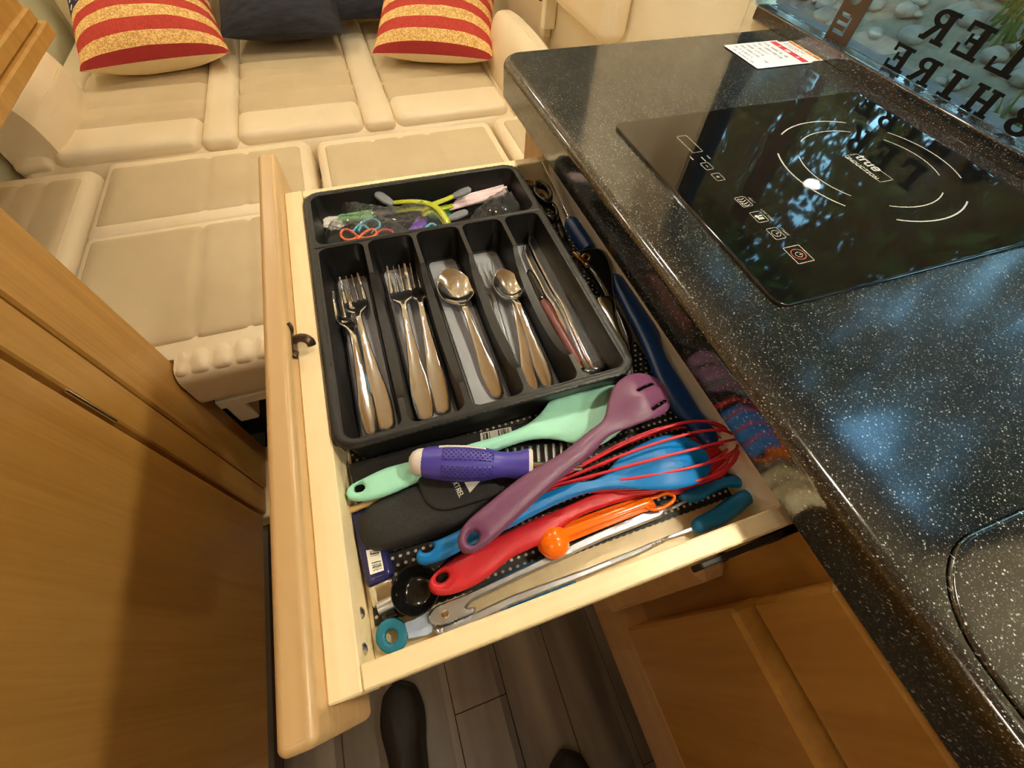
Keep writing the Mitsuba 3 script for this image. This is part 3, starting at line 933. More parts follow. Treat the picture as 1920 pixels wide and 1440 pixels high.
def spoon_mesh(L, bw, bl, t=0.0022):
    b0 = L - bl
    g = profile([0, .004, .03 * L / .2, .30 * L, .58 * L, b0 - .004, b0 + .004, b0 + .25 * bl, b0 + .52 * bl, b0 + .8 * bl, b0 + .95 * bl, L],
                [0, .0072 * L / .2, .0098 * L / .2, .0068 * L / .2, .0036, .0038, .0058, bw * .86, bw, bw * .76, bw * .40, 0], 110)
    ax = lambda u: smooth_interp([0, .12 * L, .4 * L, .62 * L, b0, b0 + .3 * bl, L - .2 * bl, L], [0.0015, .004, .009, .0125, .0095, .0080, .0085, .0095], u)

    def zf(u, v):
        s = np.clip((u - b0) / bl, 0, 1)
        wloc = np.maximum(bw * np.sqrt(np.clip(1 - ((s - .54) / .56) ** 2, 0.02, 1)), .004)
        depth = .0078 * np.clip(np.sin(np.pi * np.clip(s, 0, 1)) ** 0.8, 0, 1) * np.clip(1 - (v / wloc) ** 2, 0, 1)
        return ax(u) - np.where(u > b0, depth, (v / .01) ** 2 * .0012)
    return puff(g, t, 0.001, 0.0022, zf, lambda u, v: np.interp(u, [0, .5 * L, b0, L - .7 * bl, L], [t, t * 1.3, t * 1.5, t * .7, t * .6]))


def knife_mesh(L, t=0.0032):
    hl = .46 * L
    top = [(0, .004), (.004, .0085), (.02, .0098), (hl * .6, .0085), (hl - .004, .0062), (hl + .006, .0066), (hl + .02, .0082), (.8 * L, .0092), (.94 * L, .0078), (.985 * L, .004), (L, .0005)]
    bot = [(0, -.004), (.004, -.0085), (.02, -.0098), (hl * .6, -.0085), (hl - .004, -.0062), (hl + .008, -.0064), (hl + .016, -.0098), (.8 * L, -.0106), (.95 * L, -.0094), (L, -.0005)]
    g = Polygon(top + bot[::-1]).buffer(0.0012).buffer(-0.0012)
    return puff(g, t, 0.0016, 0.003, lambda u, v: 0 * u + 0.004, lambda u, v: np.interp(u, [0, .01, hl - .01, hl + .02, L], [t * 1.6, t * 2.0, t * 1.7, t * .8, t * .5]))


def lay(key, mesh, A, B, matk, label, cat, roll=0.0, group=None, smooth=True, kind=None):
    return put(key, placed(mesh, A, B, roll), matk, smooth, label=label, cat=cat, group=group, kind=kind)


def ends(p, zp, q, zq, L=None):
    A, B = at(*p, zp), at(*q, zq)
    if L is not None:
        B = A + (B - A) / np.linalg.norm(B - A) * L
    return A, B


FK = fork_mesh(0.205, 0.0128)
FK2 = fork_mesh(0.178, 0.0110, 3)
SP = spoon_mesh(0.182, 0.0205, 0.062)
SP2 = spoon_mesh(0.166, 0.0165, 0.052)
KN = knife_mesh(0.218)
KN2 = knife_mesh(0.205)
A, B = ends((728, 808), SZ, (658, 528), SZ, 0.205)
lay('dinner_fork', FK, A, B, 'steel', 'steel dinner fork alone in the leftmost tray slot beside the small tilted fork', 'fork')
A, B = ends((700, 820), SZ + 0.002, (638, 562), SZ + 0.006, 0.184)
lay('salad_fork', FK2, A, B, 'steel', 'small steel fork tipped on its side against the tray edge', 'fork', roll=24)
A, B = ends((832, 778), SZ, (779, 520), SZ, 0.205)
lay('dinner_fork', FK, A, B, 'steel', 'steel dinner fork underneath, at the right of the pair in the second slot', 'fork')
A, B = ends((800, 790), SZ + 0.0042, (746, 514), SZ + 0.0042, 0.205)
lay('dinner_fork', FK, A, B, 'steel', 'steel dinner fork on top, at the left of the pair in the second slot', 'fork')
A, B = ends((935, 748), SZ, (846, 526), SZ + 0.001, 0.182)
lay('tablespoon', SP, A, B, 'steel', 'large steel spoon alone in the middle tray slot', 'spoon')
A, B = ends((1000, 735), SZ, (951, 530), SZ, 0.166)
lay('teaspoon', SP2, A, B, 'steel', 'steel teaspoon underneath, its handle left of the other teaspoon', 'spoon')
A, B = ends((1030, 728), SZ + 0.0042, (943, 522), SZ + 0.0042, 0.166)
lay('teaspoon', SP2, A, B, 'steel', 'steel teaspoon on top in the fourth tray slot', 'spoon')
A, B = ends((966, 735), SZ, (903, 484), SZ + 0.001, 0.18)
lay('plastic_fork', fork_mesh(0.178, 0.0125), A, B, 'clear_plastic', 'clear plastic fork beside the teaspoons', 'fork')
for p, q, z, m, L, lab in (((1138, 694), (1025, 468), SZ, KN, .218, 'steel table knife at the right in the last slot'), ((1121, 700), (1006, 470), SZ + 0.004, KN, .218, 'steel table knife in the middle of the last slot'),
                           ((1105, 704), (990, 474), SZ + 0.001, KN2, .205, 'steel table knife nearest the maroon-handled paring knife')):
    A, B = ends(p, z, q, z, L)
    lay('table_knife', m, A, B, 'steel', lab, 'knife', group=None, roll=8)
pe = thing('paring_knife', 'paring knife with a maroon handle in a black sheath', 'paring knife')
A, B = at(1084, 684, SZ + 0.010), at(1017, 566, SZ + 0.012)
L = np.linalg.norm(B - A)
put(pe + '__handle', lathe([(0, 0), (0.0005, .0048), (.004, .0058), (.03, .0066), (L * .6, .0062), (L - .01, .0064), (L - .001, .005), (L, 0)], A, B), 'burgundy', 40)
D = (A - B) / L
put(pe + '__end_cap', cat_mesh(lathe([(0, 0), (0, .005), (.007, .0046), (.0085, .002), (.0085, 0)], A, A + D * .01), tube([A + D * .008, A + D * .022], [.0018, .0012], 8)), 'chrome', 40)
A2 = at(990, 506, SZ + 0.012)
L2 = np.linalg.norm(A2 - B)
put(pe + '__sheath', placed(puff(profile([0, .002, .02, L2 - .01, L2], [.0045, .0058, .0062, .0052, 0], 50).union(sbox(0, -.003, .004, .003)), .0075, .003, .003), B, A2), 'black_gloss', True)


# ------------------------------------------------------------------ utensils in the drawer
def trace(pts, smooth_n=140, raw=False):
    """Outline measured on the photograph: (px, py, z) points -> polygon in the worktop's plan and a plane z(x, y)."""
    W = np.array([at(*p) for p in pts])
    M = np.c_[W[:, :2], np.ones(len(W))]
    co, *_ = np.linalg.lstsq(M, W[:, 2], rcond=None)
    P2 = W[:, :2] if raw else spline(W[:, :2], smooth_n, closed=True)
    return Polygon(P2).buffer(0), (lambda u, v: co[0] * u + co[1] * v + co[2])


def zed(pts, z):
    return [(x, y, z) for x, y in pts]


def pxell(cx, cy, a, b, ang, z):
    t = np.linspace(0, 2 * np.pi, 40, endpoint=False)
    c, s = math.cos(math.radians(ang)), math.sin(math.radians(ang))
    return Polygon([at(cx + a * math.cos(q) * c - b * math.sin(q) * s, cy + a * math.cos(q) * s + b * math.sin(q) * c, z)[:2] for q in t])


def plan(pts, z, t, r=None, res=0.0028, holes=(), dz=None, tf=None, raw=False):
    g, zp = trace([p if len(p) == 3 else (*p, z) for p in pts], raw=raw)
    for h in holes:
        g = g.difference(h)
    return puff(g, t, r, res, (lambda u, v: zp(u, v) + (dz(u, v) if dz else 0)), tf)


# mint turner
mt = thing('turner', 'mint green silicone turner with a hole in its handle', 'spatula')
zm = -0.089
handle = [(649, 927), (655, 914), (674, 902), (720, 880), (766, 867), (850, 843), (890, 831), (945, 815), (975, 803), (1003, 785), (1026, 758), (1044, 738), (1066, 731), (1110, 726), (1152, 722),
          (1190, 745), (1180, 790), (1150, 820), (1112, 838), (1078, 833), (1030, 823), (984, 827), (933, 845), (880, 866), (830, 887), (791, 900), (754, 917), (695, 938), (666, 940), (653, 936)]
hd = at(1020, 800, zm)
tl = lambda u, v: np.interp(u, [at(980, 830, zm)[0], at(1060, 780, zm)[0]], [0.010, 0.0042])
put(mt + '__blade', plan(handle, zm, 0.010, 0.005, 0.003, [pxell(674, 916, 11, 7.5, -18, zm)], tf=tl), 'mint', True)
labels.pop(mt + '__blade', None)

# packaged comb-edged tool under the turner
pk = thing('packaged_tool', 'flat dark boxed tool with a barcode sticker and steel ribs under the mint turner', 'packaged tool')
zk = -0.106
put(pk + '__tray_card', plan([(654, 872), (800, 832), (905, 810), (1078, 776), (1092, 876), (950, 900), (800, 905), (664, 912)], zk, 0.010, 0.003, 0.005, raw=True), 'black_soft', 30)
put(pk + '__window', plan([(938, 838), (1070, 818), (1080, 872), (946, 890)], zk + 0.0062, 0.0024, 0.001, 0.005, raw=True), 'dark_tint', 30, label='dark glossy window')
for k in range(9):
    x = 950 + k * 14.5
    put(pk + '__window__rib', tube([at(x, 842 - k * 1.6, zk + 0.0085), at(x + 4, 886 - k * 1.6, zk + 0.0085)], 0.0017, 8), 'steel_brushed', 40)


def sticker(key, corners, z, matk, label):
    """A paper sticker with four corners (in the order of uv 00, 10, 11, 01)."""
    c = np.array([at(x, y, z) for x, y in corners])
    v = np.vstack([c, c - [0, 0, 0.0003]])
    F = [[0, 1, 2], [0, 2, 3], [4, 6, 5], [4, 7, 6]] + [[i, i + 4, (i + 1) % 4 + 4] for i in range(4)] + [[i, (i + 1) % 4 + 4, (i + 1) % 4] for i in range(4)]
    uv = np.array([[0, 0], [1, 0], [1, 1], [0, 1]] * 2, float)
    m = trimesh.Trimesh(v, F, process=False)
    if m.face_normals[0][2] < 0:
        m.invert()
    return put(key, m, matk, False, label=label, uv=uv)


sticker(pk + '__tray_card__sticker', [(902, 830), (962, 818), (958, 800), (900, 812)], zk + 0.0055, 'barcode', 'white barcode sticker')

# wooden stick
put('wooden_stick', tube([at(655, 957, -0.1), at(800, 903, -0.1)], 0.0027, 10), 'stick', 40, label='thin pale wooden stick between the mint turner and the black pouch', cat='stick')

# lighter with a barcode sticker
lg = thing('lighter', 'navy blue lighter with a barcode sticker and chrome head by the drawer front', 'lighter')
zl = LZ + 0.0066
A, B = at(682, 955, zl), at(716, 1093, zl)
L = np.linalg.norm(B - A)
put(lg + '__body', placed(puff(rrect(0, L, -0.0108, 0.0108, 0.004, 6), 0.0128, 0.0045, 0.003), A, B), 'navy_lighter', True)
D = (B - A) / L
B2 = B + D * 0.019
side = np.cross([0, 0, 1], D)
put(lg + '__hood', placed(puff(sbox(0, -0.0088, 0.0135, 0.0088).buffer(0.0012), 0.0112, 0.003, 0.0025), B, B2), 'chrome', True, label='chrome hood')
wc = B + D * 0.016 + np.array([0, 0, 0.001])
wh = tube([wc - side * 0.0005 + side * k for k in (-0.006, 0.006)], 0.0046, 18)
put(lg + '__hood__spark_wheel', wh, 'steel_brushed', 40)
put(lg + '__lever', placed(puff(rrect(0, 0.007, -0.006, 0.006, 0.002), 0.006, 0.002, 0.002), B + D * 0.0195 - [0, 0, 0.002], B2 + D * 0.01 - [0, 0, 0.002]), 'black_gloss', True)
sticker(lg + '__body__sticker', [(686, 1032), (694, 1078), (720, 1069), (712, 1027)], zl + 0.0067, 'barcode', 'white barcode sticker')

# small black scoop
cc = at(780, 1106, LZ + 0.0145)
scp = [(0, 0), (0, 0.010), (0.003, 0.0135), (0.010, 0.0165), (0.017, 0.0178), (0.0175, 0.0172), (0.0165, 0.0162), (0.010, 0.015), (0.004, 0.0122), (0.0016, 0.008), (0.0014, 0)]
sb = thing('measuring_scoop', 'small round glossy black measuring scoop beside the lighter', 'measuring cup')
put(sb + '__cup', lathe(scp, [cc[0], cc[1], LZ + 0.0002], [cc[0], cc[1], LZ + 1], 40), 'black_gloss', 40)
put(sb + '__handle', tube([[cc[0] + 0.016, cc[1] + 0.003, LZ + 0.0155], [cc[0] + 0.040, cc[1] + 0.016, LZ + 0.0150], [cc[0] + 0.05, cc[1] + 0.021, LZ + 0.014]], [(.004, .0014), (.0045, .0014), (.003, .0012)], 10), 'black_gloss', True)

# black pouch with flap
po = thing('pouch', 'black fabric tool pouch with a flap and small white lettering', 'pouch')
zp_ = -0.099
put(po + '__body', plan([(680, 1015), (674, 985), (688, 955), (727, 932), (785, 908), (860, 880), (930, 870), (985, 880), (990, 910), (965, 935), (922, 966), (872, 988), (810, 1006), (743, 1027), (700, 1032)], zp_, 0.022, 0.010, 0.004, dz=lambda u, v: 0.0035 * (meshkit.fbm(np.stack([u * 45, v * 45, u * 0], -1), 3, seed=4) - 0.5)), 'pouch', True)
put(po + '__welt', plan([(676, 1016), (670, 984), (686, 951), (727, 929), (785, 905), (860, 877), (930, 867), (990, 877), (996, 911), (968, 939), (924, 970), (872, 992), (810, 1010), (743, 1031), (698, 1036)], zp_ - 0.006, 0.006, 0.003, 0.004), 'pouch', True)
put(po + '__flap', plan([(785, 900), (790, 925), (800, 945), (822, 957), (860, 953), (905, 939), (940, 924), (928, 900), (900, 876), (850, 870), (800, 882)], zp_ + 0.0118, 0.0042, 0.002, 0.003), 'pouch', True)
FZ = zp_ + 0.0142


def flat_text(txt, h, p0, p1, z, key, matk, bold=True, th=0.0003):
    """Lettering laid flat at height z, reading from pixel p0 towards p1."""
    m = meshkit.text_mesh(txt, h, th, bold)
    c = m.bounds
    m.apply_translation([0, -(c[0][1] + c[1][1]) / 2, 0])
    A, B = at(*p0, z), at(*p1, z)
    s = np.linalg.norm(B - A) / (c[1][0] - c[0][0])
    m.vertices[:, 0] *= s
    return put(key, placed(m, A, B), matk)


flat_text('XTREL', 0.0042, (853, 903), (866, 931), FZ, po + '__flap__lettering', 'white_paper')
put(po + '__flap__emblem', prism(Polygon([at(x, y, FZ)[:2] for x, y in ((868, 899), (903, 899), (881, 924))]), FZ - 0.0002, FZ + 0.0004), 'white_paper', label='white triangular emblem')

# red spatula (runs under the blue spoon)
rs = [(803, 1100), (804, 1090), (812, 1078), (831, 1060), (877, 1031), (935, 1005), (1000, 975), (1060, 950), (1120, 925), (1200, 912), (1260, 880), (1290, 818), (1342, 814), (1374, 852), (1371, 880),
      (1330, 903), (1270, 925), (1210, 930), (1168, 940), (1116, 957), (1071, 978), (1012, 1021), (960, 1046), (914, 1083), (868, 1108), (827, 1117), (810, 1113)]
zr = -0.0965
rz = lambda u, v: np.interp(u, [at(1150, 930, zr)[0], at(1260, 880, zr)[0]], [0.0, -0.006])
rt = lambda u, v: np.interp(u, [at(1150, 930, zr)[0], at(1260, 880, zr)[0]], [0.014, 0.005])
put('spatula', plan(rs, zr, 0.014, 0.0065, 0.003, [pxell(829, 1083, 13, 8.5, -30, zr)], dz=rz, tf=rt), 'red', True, label='red silicone spatula whose head lies inside the whisk', cat='spatula')

# blue spoon
bs = [(777, 1045), (779, 1034), (790, 1022), (812, 1013), (868, 990), (940, 957), (1022, 925), (1080, 906), (1123, 897), (1144, 877), (1168, 855), (1210, 831), (1255, 818), (1295, 827), (1322, 850),
      (1331, 876), (1322, 897), (1293, 914), (1255, 922), (1203, 921), (1154, 918), (1116, 922), (1064, 938), (1000, 968), (930, 1003), (868, 1030), (830, 1048), (800, 1056), (784, 1055)]
zb = -0.0835
bc = at(1245, 875, zb)
bdz = lambda u, v: 0.004 + 0.011 * np.exp(-(((u - bc[0]) / 0.030) ** 2 + ((v - bc[1]) / 0.022) ** 2)) - 0.003 - 0.010 * np.clip((at(900, 1000, zb)[0] - u) / 0.06, 0, 1)
bt = lambda u, v: np.interp(u, [at(1100, 920, zb)[0], at(1180, 890, zb)[0]], [0.012, 0.004])
put('spoon', plan(bs, zb, 0.012, 0.0055, 0.003, [pxell(801, 1027, 13, 8, -15, zb - 0.004)], dz=bdz, tf=bt), 'azure', True, label='bright blue silicone spoon with its round back up, under the whisk wires', cat='spoon')

# purple slotted spoon, on top of the pile
ps = [(858, 1020), (860, 1002), (872, 982), (905, 952), (950, 915), (1000, 880), (1047, 853), (1085, 824), (1109, 805), (1130, 788), (1137, 765), (1142, 745), (1155, 721), (1180, 704), (1203, 698), (1234, 705),
      (1254, 727), (1260, 750), (1250, 772), (1205, 795), (1165, 808), (1147, 815), (1113, 848), (1080, 875), (1047, 902), (1000, 944), (960, 981), (920, 1017), (885, 1037), (866, 1036)]
zq = -0.0655
pc = at(1200, 752, zq)
slots = []
for (x0, y0), (x1, y1) in (((1192, 741), (1223, 720)), ((1220, 773), (1247, 752)), ((1163, 716), (1190, 697))):
    slots.append(LineString([at(x0, y0, zq)[:2], at(x1, y1, zq)[:2]]).buffer(0.0013))
pdz = lambda u, v: 0.009 * np.exp(-(((u - pc[0]) / 0.026) ** 2 + ((v - pc[1]) / 0.024) ** 2)) - 0.006 * np.clip((u - pc[0] + 0.0) / 0.03, 0, 1)
pt = lambda u, v: np.interp(u, [at(1090, 840, zq)[0], at(1160, 780, zq)[0]], [0.0125, 0.0042])
put('slotted_spoon', plan(ps, zq, 0.0125, 0.006, 0.0028, [pxell(887, 1010, 10.5, 14, 30, zq), *slots[:2]], dz=pdz, tf=pt), 'purple', True, label='plum purple slotted serving spoon lying on top of the utensils', cat='spoon')

# whisk
wk = thing('whisk', 'red wire balloon whisk with its wires over the blue spoon', 'whisk')
A, B = at(1028, 914, -0.093), at(1376, 826, -0.0825)
M = frame(A, B)
L = np.linalg.norm(B - A)
for k in range(6):
    a = math.pi * (k + 0.35) / 6
    R = 0.0285 if k % 2 else 0.027
    s = np.linspace(0, 1, 44)
    ss = np.concatenate([s, s[::-1][1:]])
    prof = 0.0042 + (R - 0.0042) * np.sin(np.pi * np.clip(s, 0, 1) ** 1.75) ** 0.85 * 1.0
    prof = np.where(s > 0.72, R * np.sqrt(np.clip(1 - (np.maximum(s - 0.72, 0) / 0.28) ** 2.2, 0, 1)), 0.0042 + (R - 0.0042) * np.sin(np.pi / 2 * np.clip(s / 0.72, 0, 1)) ** 1.25)
    rr = np.concatenate([prof, -prof[::-1][1:]])
    P3 = np.c_[ss * L, rr * math.cos(a), rr * math.sin(a) * 0.78]
    P3 = np.c_[P3, np.ones(len(P3))] @ M.T
    put(wk + '__wire', tube(spline(P3[:, :3], 90), 0.00125, 8), 'wire_red', True)
put(wk + '__handle', lathe([(0, 0), (0.0005, .004), (.004, .0058), (.03, .0062), (.042, .0055), (.045, .004), (.045, 0)], A - (B - A) / L * 0.043, B, 20), 'wire_red', 40)

sd = thing('screwdriver', 'indigo screwdriver with a pale end cap and dotted rubber grip on top of the pouch', 'screwdriver')
A, B = at(767, 866, -0.0725), at(998, 873, -0.0725)
L = np.linalg.norm(B - A)
prof = [(0.010, 0.0), (0.010, .0108), (0.014, .0124), (.03, .0142), (.045, .0146), (.060, .0134), (L * .72, .0106), (L * .80, .0102), (L * .88, .0112), (L * .955, .0136), (L * .965, .0134), (L * .965, 0)]
put(sd + '__handle', lathe(prof, A, B, 32), 'indigo', 40)
put(sd + '__end_cap', lathe([(0, 0), (0.0006, .005), (.003, .0086), (.007, .0108), (.0115, .0114), (.0115, 0)], A, B, 28), 'grip_white', 40, label='pale grey end cap')
put(sd + '__collar', lathe([(L * .962, 0), (L * .962, .0130), (L * .985, .0136), (L * .997, .0128), (L, .010), (L, 0)], A, B, 28), 'grip_white', 40, label='pale collar at the shaft end')
M = frame(A, B)
for a0 in (80, 142):            # raised dotted pads on the grip, a pale seam between
    pts = []
    F = []
    us = np.linspace(0.026, L * .70, 24)
    an = np.radians(np.linspace(a0 - 26, a0 + 26, 12))
    pr = np.array(prof)
    rad = np.interp(us, pr[:, 0], pr[:, 1])
    lift = np.zeros((24, 12)) + 0.0005
    lift[[0, -1]] = -0.0008
    lift[:, [0, -1]] = -0.0008
    V = np.stack([np.repeat(us[:, None], 12, 1), (rad[:, None] + lift) * np.cos(an), (rad[:, None] + lift) * np.sin(an)], -1).reshape(-1, 3)
    i = np.arange(288).reshape(24, 12)
    q = np.stack([i[:-1, :-1], i[1:, :-1], i[1:, 1:], i[:-1, 1:]], -1).reshape(-1, 4)
    m = trimesh.Trimesh(V, np.vstack([q[:, [0, 1, 2]], q[:, [0, 2, 3]]]), process=False)
    m.apply_transform(M)
    put(sd + '__handle__grip_pad', m, 'indigo_dark', True, label='dotted rubber grip pad')
dots = []
for a0 in (80, 142):
    for ia, an in enumerate(np.radians(np.linspace(a0 - 20, a0 + 20, 6))):
        for uu in np.arange(0.029 + 0.0019 * (ia % 2), L * .685, 0.0038):
            r = np.interp(uu, pr[:, 0], pr[:, 1]) + 0.0004
            d = trimesh.creation.icosphere(subdivisions=1, radius=0.0007)
            d.apply_translation([uu, r * math.cos(an), r * math.sin(an)])
            dots.append(d)
dm = cat_mesh(*dots)
dm.apply_transform(M)
put(sd + '__handle__grip_dots', dm, 'navy_lighter', True, kind='stuff')
for an in (60, 185):
    sv = [[u, (np.interp(u, pr[:, 0], pr[:, 1]) + 0.0001) * math.cos(math.radians(an - 13)), (np.interp(u, pr[:, 0], pr[:, 1]) + 0.0001) * math.sin(math.radians(an - 13))] for u in np.linspace(0.024, L * .62, 14)]
    m = tube(sv, np.linspace(0.0012, 0.0009, 14), 8)
    m.apply_transform(M)
    if an == 60:
        put(sd + '__handle__seam', m, 'grip_white', True, label='pale seam strip')
put(sd + '__shaft', tube([B - (B - A) * 0.02, B + (B - A) / L * 0.04], 0.0032, 14), 'chrome', 40)

# tongs with blue silicone tips
tg = thing('tongs', 'stainless steel kitchen tongs with blue silicone tips along the near side of the drawer', 'tongs')
zt = LZ + 0.0075
put(tg + '__arm', plan([(806, 1166), (803, 1152), (818, 1136), (870, 1116), (977, 1066), (1099, 1007), (1203, 962), (1249, 953), (1240, 970), (1134, 1012), (960, 1091), (884, 1128), (874, 1140), (893, 1138), (890, 1150), (840, 1172), (818, 1176)], zt, 0.0085, 0.0014, 0.003, raw=True), 'steel_brushed', 35)
put(tg + '__arm', plan([(812, 1180), (835, 1174), (892, 1148), (960, 1116), (1099, 1066), (1200, 1026), (1256, 1003), (1248, 1016), (1200, 1040), (1099, 1082), (960, 1136), (900, 1165), (850, 1188), (822, 1192)], zt, 0.0085, 0.0014, 0.003, raw=True), 'steel_brushed', 35)
put(tg + '__tip_plate', plan([(1236, 963), (1250, 955), (1290, 934), (1300, 936), (1262, 955)], zt, 0.0016, 0.0006, 0.002, raw=True), 'steel_brushed', 35)
put(tg + '__tip_plate', plan([(1240, 1013), (1256, 1004), (1300, 986), (1304, 994), (1262, 1008)], zt, 0.0016, 0.0006, 0.002, raw=True), 'steel_brushed', 35)
rv = at(835, 1152, zt + 0.0042)
put(tg + '__rivet', lathe([(0, 0), (0, .0029), (.0012, .0024), (.0014, .0016), (.0008, .0014), (.0008, 0)], rv, rv + [0, 0, 1], 18), 'chrome', 40)
put(tg + '__pull_tab', plan([(758, 1168), (806, 1145), (812, 1150), (812, 1184), (800, 1192), (766, 1198)], zt - 0.001, 0.002, 0.0008, 0.003, raw=True), 'tab_blue', 30, label='pale blue pull tab')
ring = pxell(735, 1192, 30.5, 35, 15, zt - 0.002).difference(pxell(735, 1193, 11.5, 13, 0, zt - 0.002))
m = puff(ring, 0.005, 0.0016, 0.0026)
m.apply_translation([0, 0, zt - 0.002])
put(tg + '__hanging_ring', m, 'ring_teal', True, label='teal blue hanging ring')
put(tg + '__tip', plan([(1272, 932), (1304, 911), (1349, 898), (1389, 893), (1407, 900), (1402, 910), (1367, 913), (1340, 924), (1327, 931), (1302, 942)], zt + 0.001, 0.013, 0.005, 0.0022), 'teal_blue', True, label='blue silicone tip')
put(tg + '__tip', plan([(1297, 986), (1322, 962), (1360, 936), (1395, 918), (1412, 917), (1418, 928), (1407, 946), (1385, 965), (1358, 983), (1327, 995), (1302, 997)], zt + 0.001, 0.013, 0.005, 0.0022), 'teal_blue', True, label='blue silicone tip')
for pp in ([(838, 1192), (900, 1168), (1000, 1124), (1080, 1093)], [(900, 1108), (960, 1077), (1020, 1047)]):
    put(tg + '__edge_strip', tube(spline([at(x, y, LZ + 0.0035) for x, y in pp], 12), 0.0022, 8), 'teal_blue', True, label='blue silicone edge strip')

# orange measuring spoons on a ring
zo = -0.0985
for k, (p, q, off, lab) in enumerate((((1052, 1002), (1222, 938), 0.004, 'orange measuring spoon on top of its set, round bowl up'), ((1060, 1010), (1226, 944), 0.0, 'orange measuring spoon beneath the top one, handle nearest the tongs'),
                                      ((1046, 994), (1216, 933), -0.003, 'orange measuring spoon at the bottom of its set, handle nearest the red spatula'))):
    ms = thing('measuring_spoon', lab, 'measuring spoon')
    A, B = at(*p, zo + off), at(*q, zo + off)
    put(ms + '__handle', tube(spline([A, (A + B) / 2 + [0, 0, .001], B], 16), np.c_[np.full(16, .0036), np.full(16, .0016)], 12), 'orange', True)
    c = at(1038 - 0.5 * k, 1013, zo + off)
    r = 0.0132 - 0.0016 * k
    a = np.linspace(0, np.pi / 2, 10)
    pr2 = [(r * 0.85 * math.sin(x), r * math.cos(x)) for x in a] + [(r * 0.85 * math.sin(x) - 0.001, (r - 0.001) * math.cos(x)) for x in a[::-1][1:]]
    pr2 = [(u, max(w, 0)) for u, w in pr2]
    put(ms + '__bowl', lathe(pr2, c - [0, 0, 0.004], c + [0, 0, 1], 32), 'orange', 50)
rc = [at(x, y, zo + 0.003) for x, y in ((1207, 945), (1216, 953), (1234, 954), (1254, 945), (1264, 931), (1255, 925), (1235, 930), (1216, 936))]
put('spoon_ring', tube(spline(rc, 40, closed=True), 0.0016, 8, closed=True), 'orange', True, label='orange plastic ring through the measuring spoon handles', cat='ring')

# ------------------------------------------------------------------ between tray and drawer back
zz = -0.083
ns = [(1152, 515), (1172, 524), (1200, 552), (1222, 585), (1235, 620), (1246, 665), (1266, 700), (1292, 740), (1325, 790), (1345, 830), (1330, 838), (1300, 812), (1270, 780), (1240, 735), (1220, 690), (1200, 640), (1180, 600), (1160, 560)]
put('serving_spoon', plan(ns, zz, 0.011, 0.005, 0.003), 'navy_silicone', True, label='dark navy silicone spoon beside the drawer back', cat='spoon')
zo2 = -0.082
op = thing('can_opener', 'black-handled can opener with a brass winding key beside the tray', 'can opener')
put(op + '__handle', plan([(1078, 478), (1100, 470), (1128, 472), (1143, 490), (1150, 530), (1160, 580), (1186, 655), (1178, 668), (1160, 630), (1140, 580), (1118, 535), (1090, 500)], zo2, 0.012, 0.005, 0.003), 'black_gloss', True)
put(op + '__handle', plan([(1128, 556), (1140, 556), (1158, 612), (1176, 665), (1170, 668), (1150, 622)], zo2 + 0.0055, 0.004, 0.0018, 0.002), 'chrome', True, label='chrome strip standing in for the highlight on the handle')  # highlight of the black handle, built as a thin chrome strip
kc0 = at(1088, 490, zo2 + 0.013)
put(op + '__key', cat_mesh(tube([kc0 - [0, 0, .012], kc0 + [0, 0, .004]], 0.003, 14), placed(puff(ell(0.0085, 0, .0068, .0052).difference(ell(0.0085, 0, .0035, .0024)), 0.0024, .001, .0014), kc0, kc0 + [0.8, 0.25, 0.1], 40),
                           placed(puff(profile([-.012, -.010, .002, .012, .013], [0, .0018, .0026, .0018, 0], 40), 0.0022, .001, .0014), kc0 + [0, 0, 0.002], kc0 + [-0.35, 0.8, 0.25], 60)), 'brass', True, label='brass winding key')
sk_ = thing('spreader', 'steel blade with a navy grip standing against the drawer back', 'spreader')
A, B = at(1070, 418, -0.080), at(1016, 305, -0.064)
L = np.linalg.norm(B - A)
put(sk_ + '__blade', placed(puff(profile([0, .004, L * .6, L * .95, L], [.004, .005, .0075, .0065, 0], 50), .0016, .0007, .003), A, B, 68), 'steel', True)
G = at(1110, 480, -0.088)
put(sk_ + '__grip', lathe([(0, 0), (0, .0075), (.004, .0092), (.03, .0098), (.05, .0092), (.052, .004), (.052, 0)], A + (B - A) / L * 0.003, G, 24), 'navy_silicone', 40)
put(sk_ + '__ferrule', lathe([(0, 0), (0, .0046), (.006, .005), (.006, 0)], A + (B - A) / L * 0.007, A, 18), 'chrome', 40)
sh = thing('kitchen_shears', 'glossy black kitchen shears handles in the far right corner of the drawer', 'shears')
for cx_, cy_, a, b in ((1018, 358, 24, 16), (1032, 385, 22, 15)):
    o, i = pxell(cx_, cy_, a, b, 50, -0.079), pxell(cx_, cy_, a * .58, b * .5, 50, -0.079)
    m = puff(o.difference(i), 0.010, .0035, .002)
    m.apply_translation([0, 0, -0.082 if cy_ < 370 else -0.088])
    put(sh + '__handle', m, 'black_gloss', True)
put(sh + '__blade', plan([(1034, 402), (1046, 396), (1074, 470), (1068, 476), (1058, 462)], -0.094, 0.003, 0.0012, 0.003, raw=True), 'black_gloss', 30)
cp = at(988, 345, -0.078)
put('bottle_stopper', lathe([(0, 0), (0, .0068), (.006, .0078), (.014, .0086), (.020, .0080), (.020, .0066), (.008, .006), (.007, 0)], cp - [0, 0, 0.018], cp + [0.2, 0.1, 1], 28), 'chrome', 40, label='small chrome cap standing in the far right drawer corner', cat='stopper')
A, B = at(1186, 700, -0.076), at(1166, 600, -0.086)
sw = thing('skewer', 'thin steel skewer with a ball end beside the tray corner', 'skewer')
put(sw + '__rod', tube([A, B], 0.0011, 8), 'steel', True)
bl_ = trimesh.creation.icosphere(subdivisions=2, radius=0.0034)
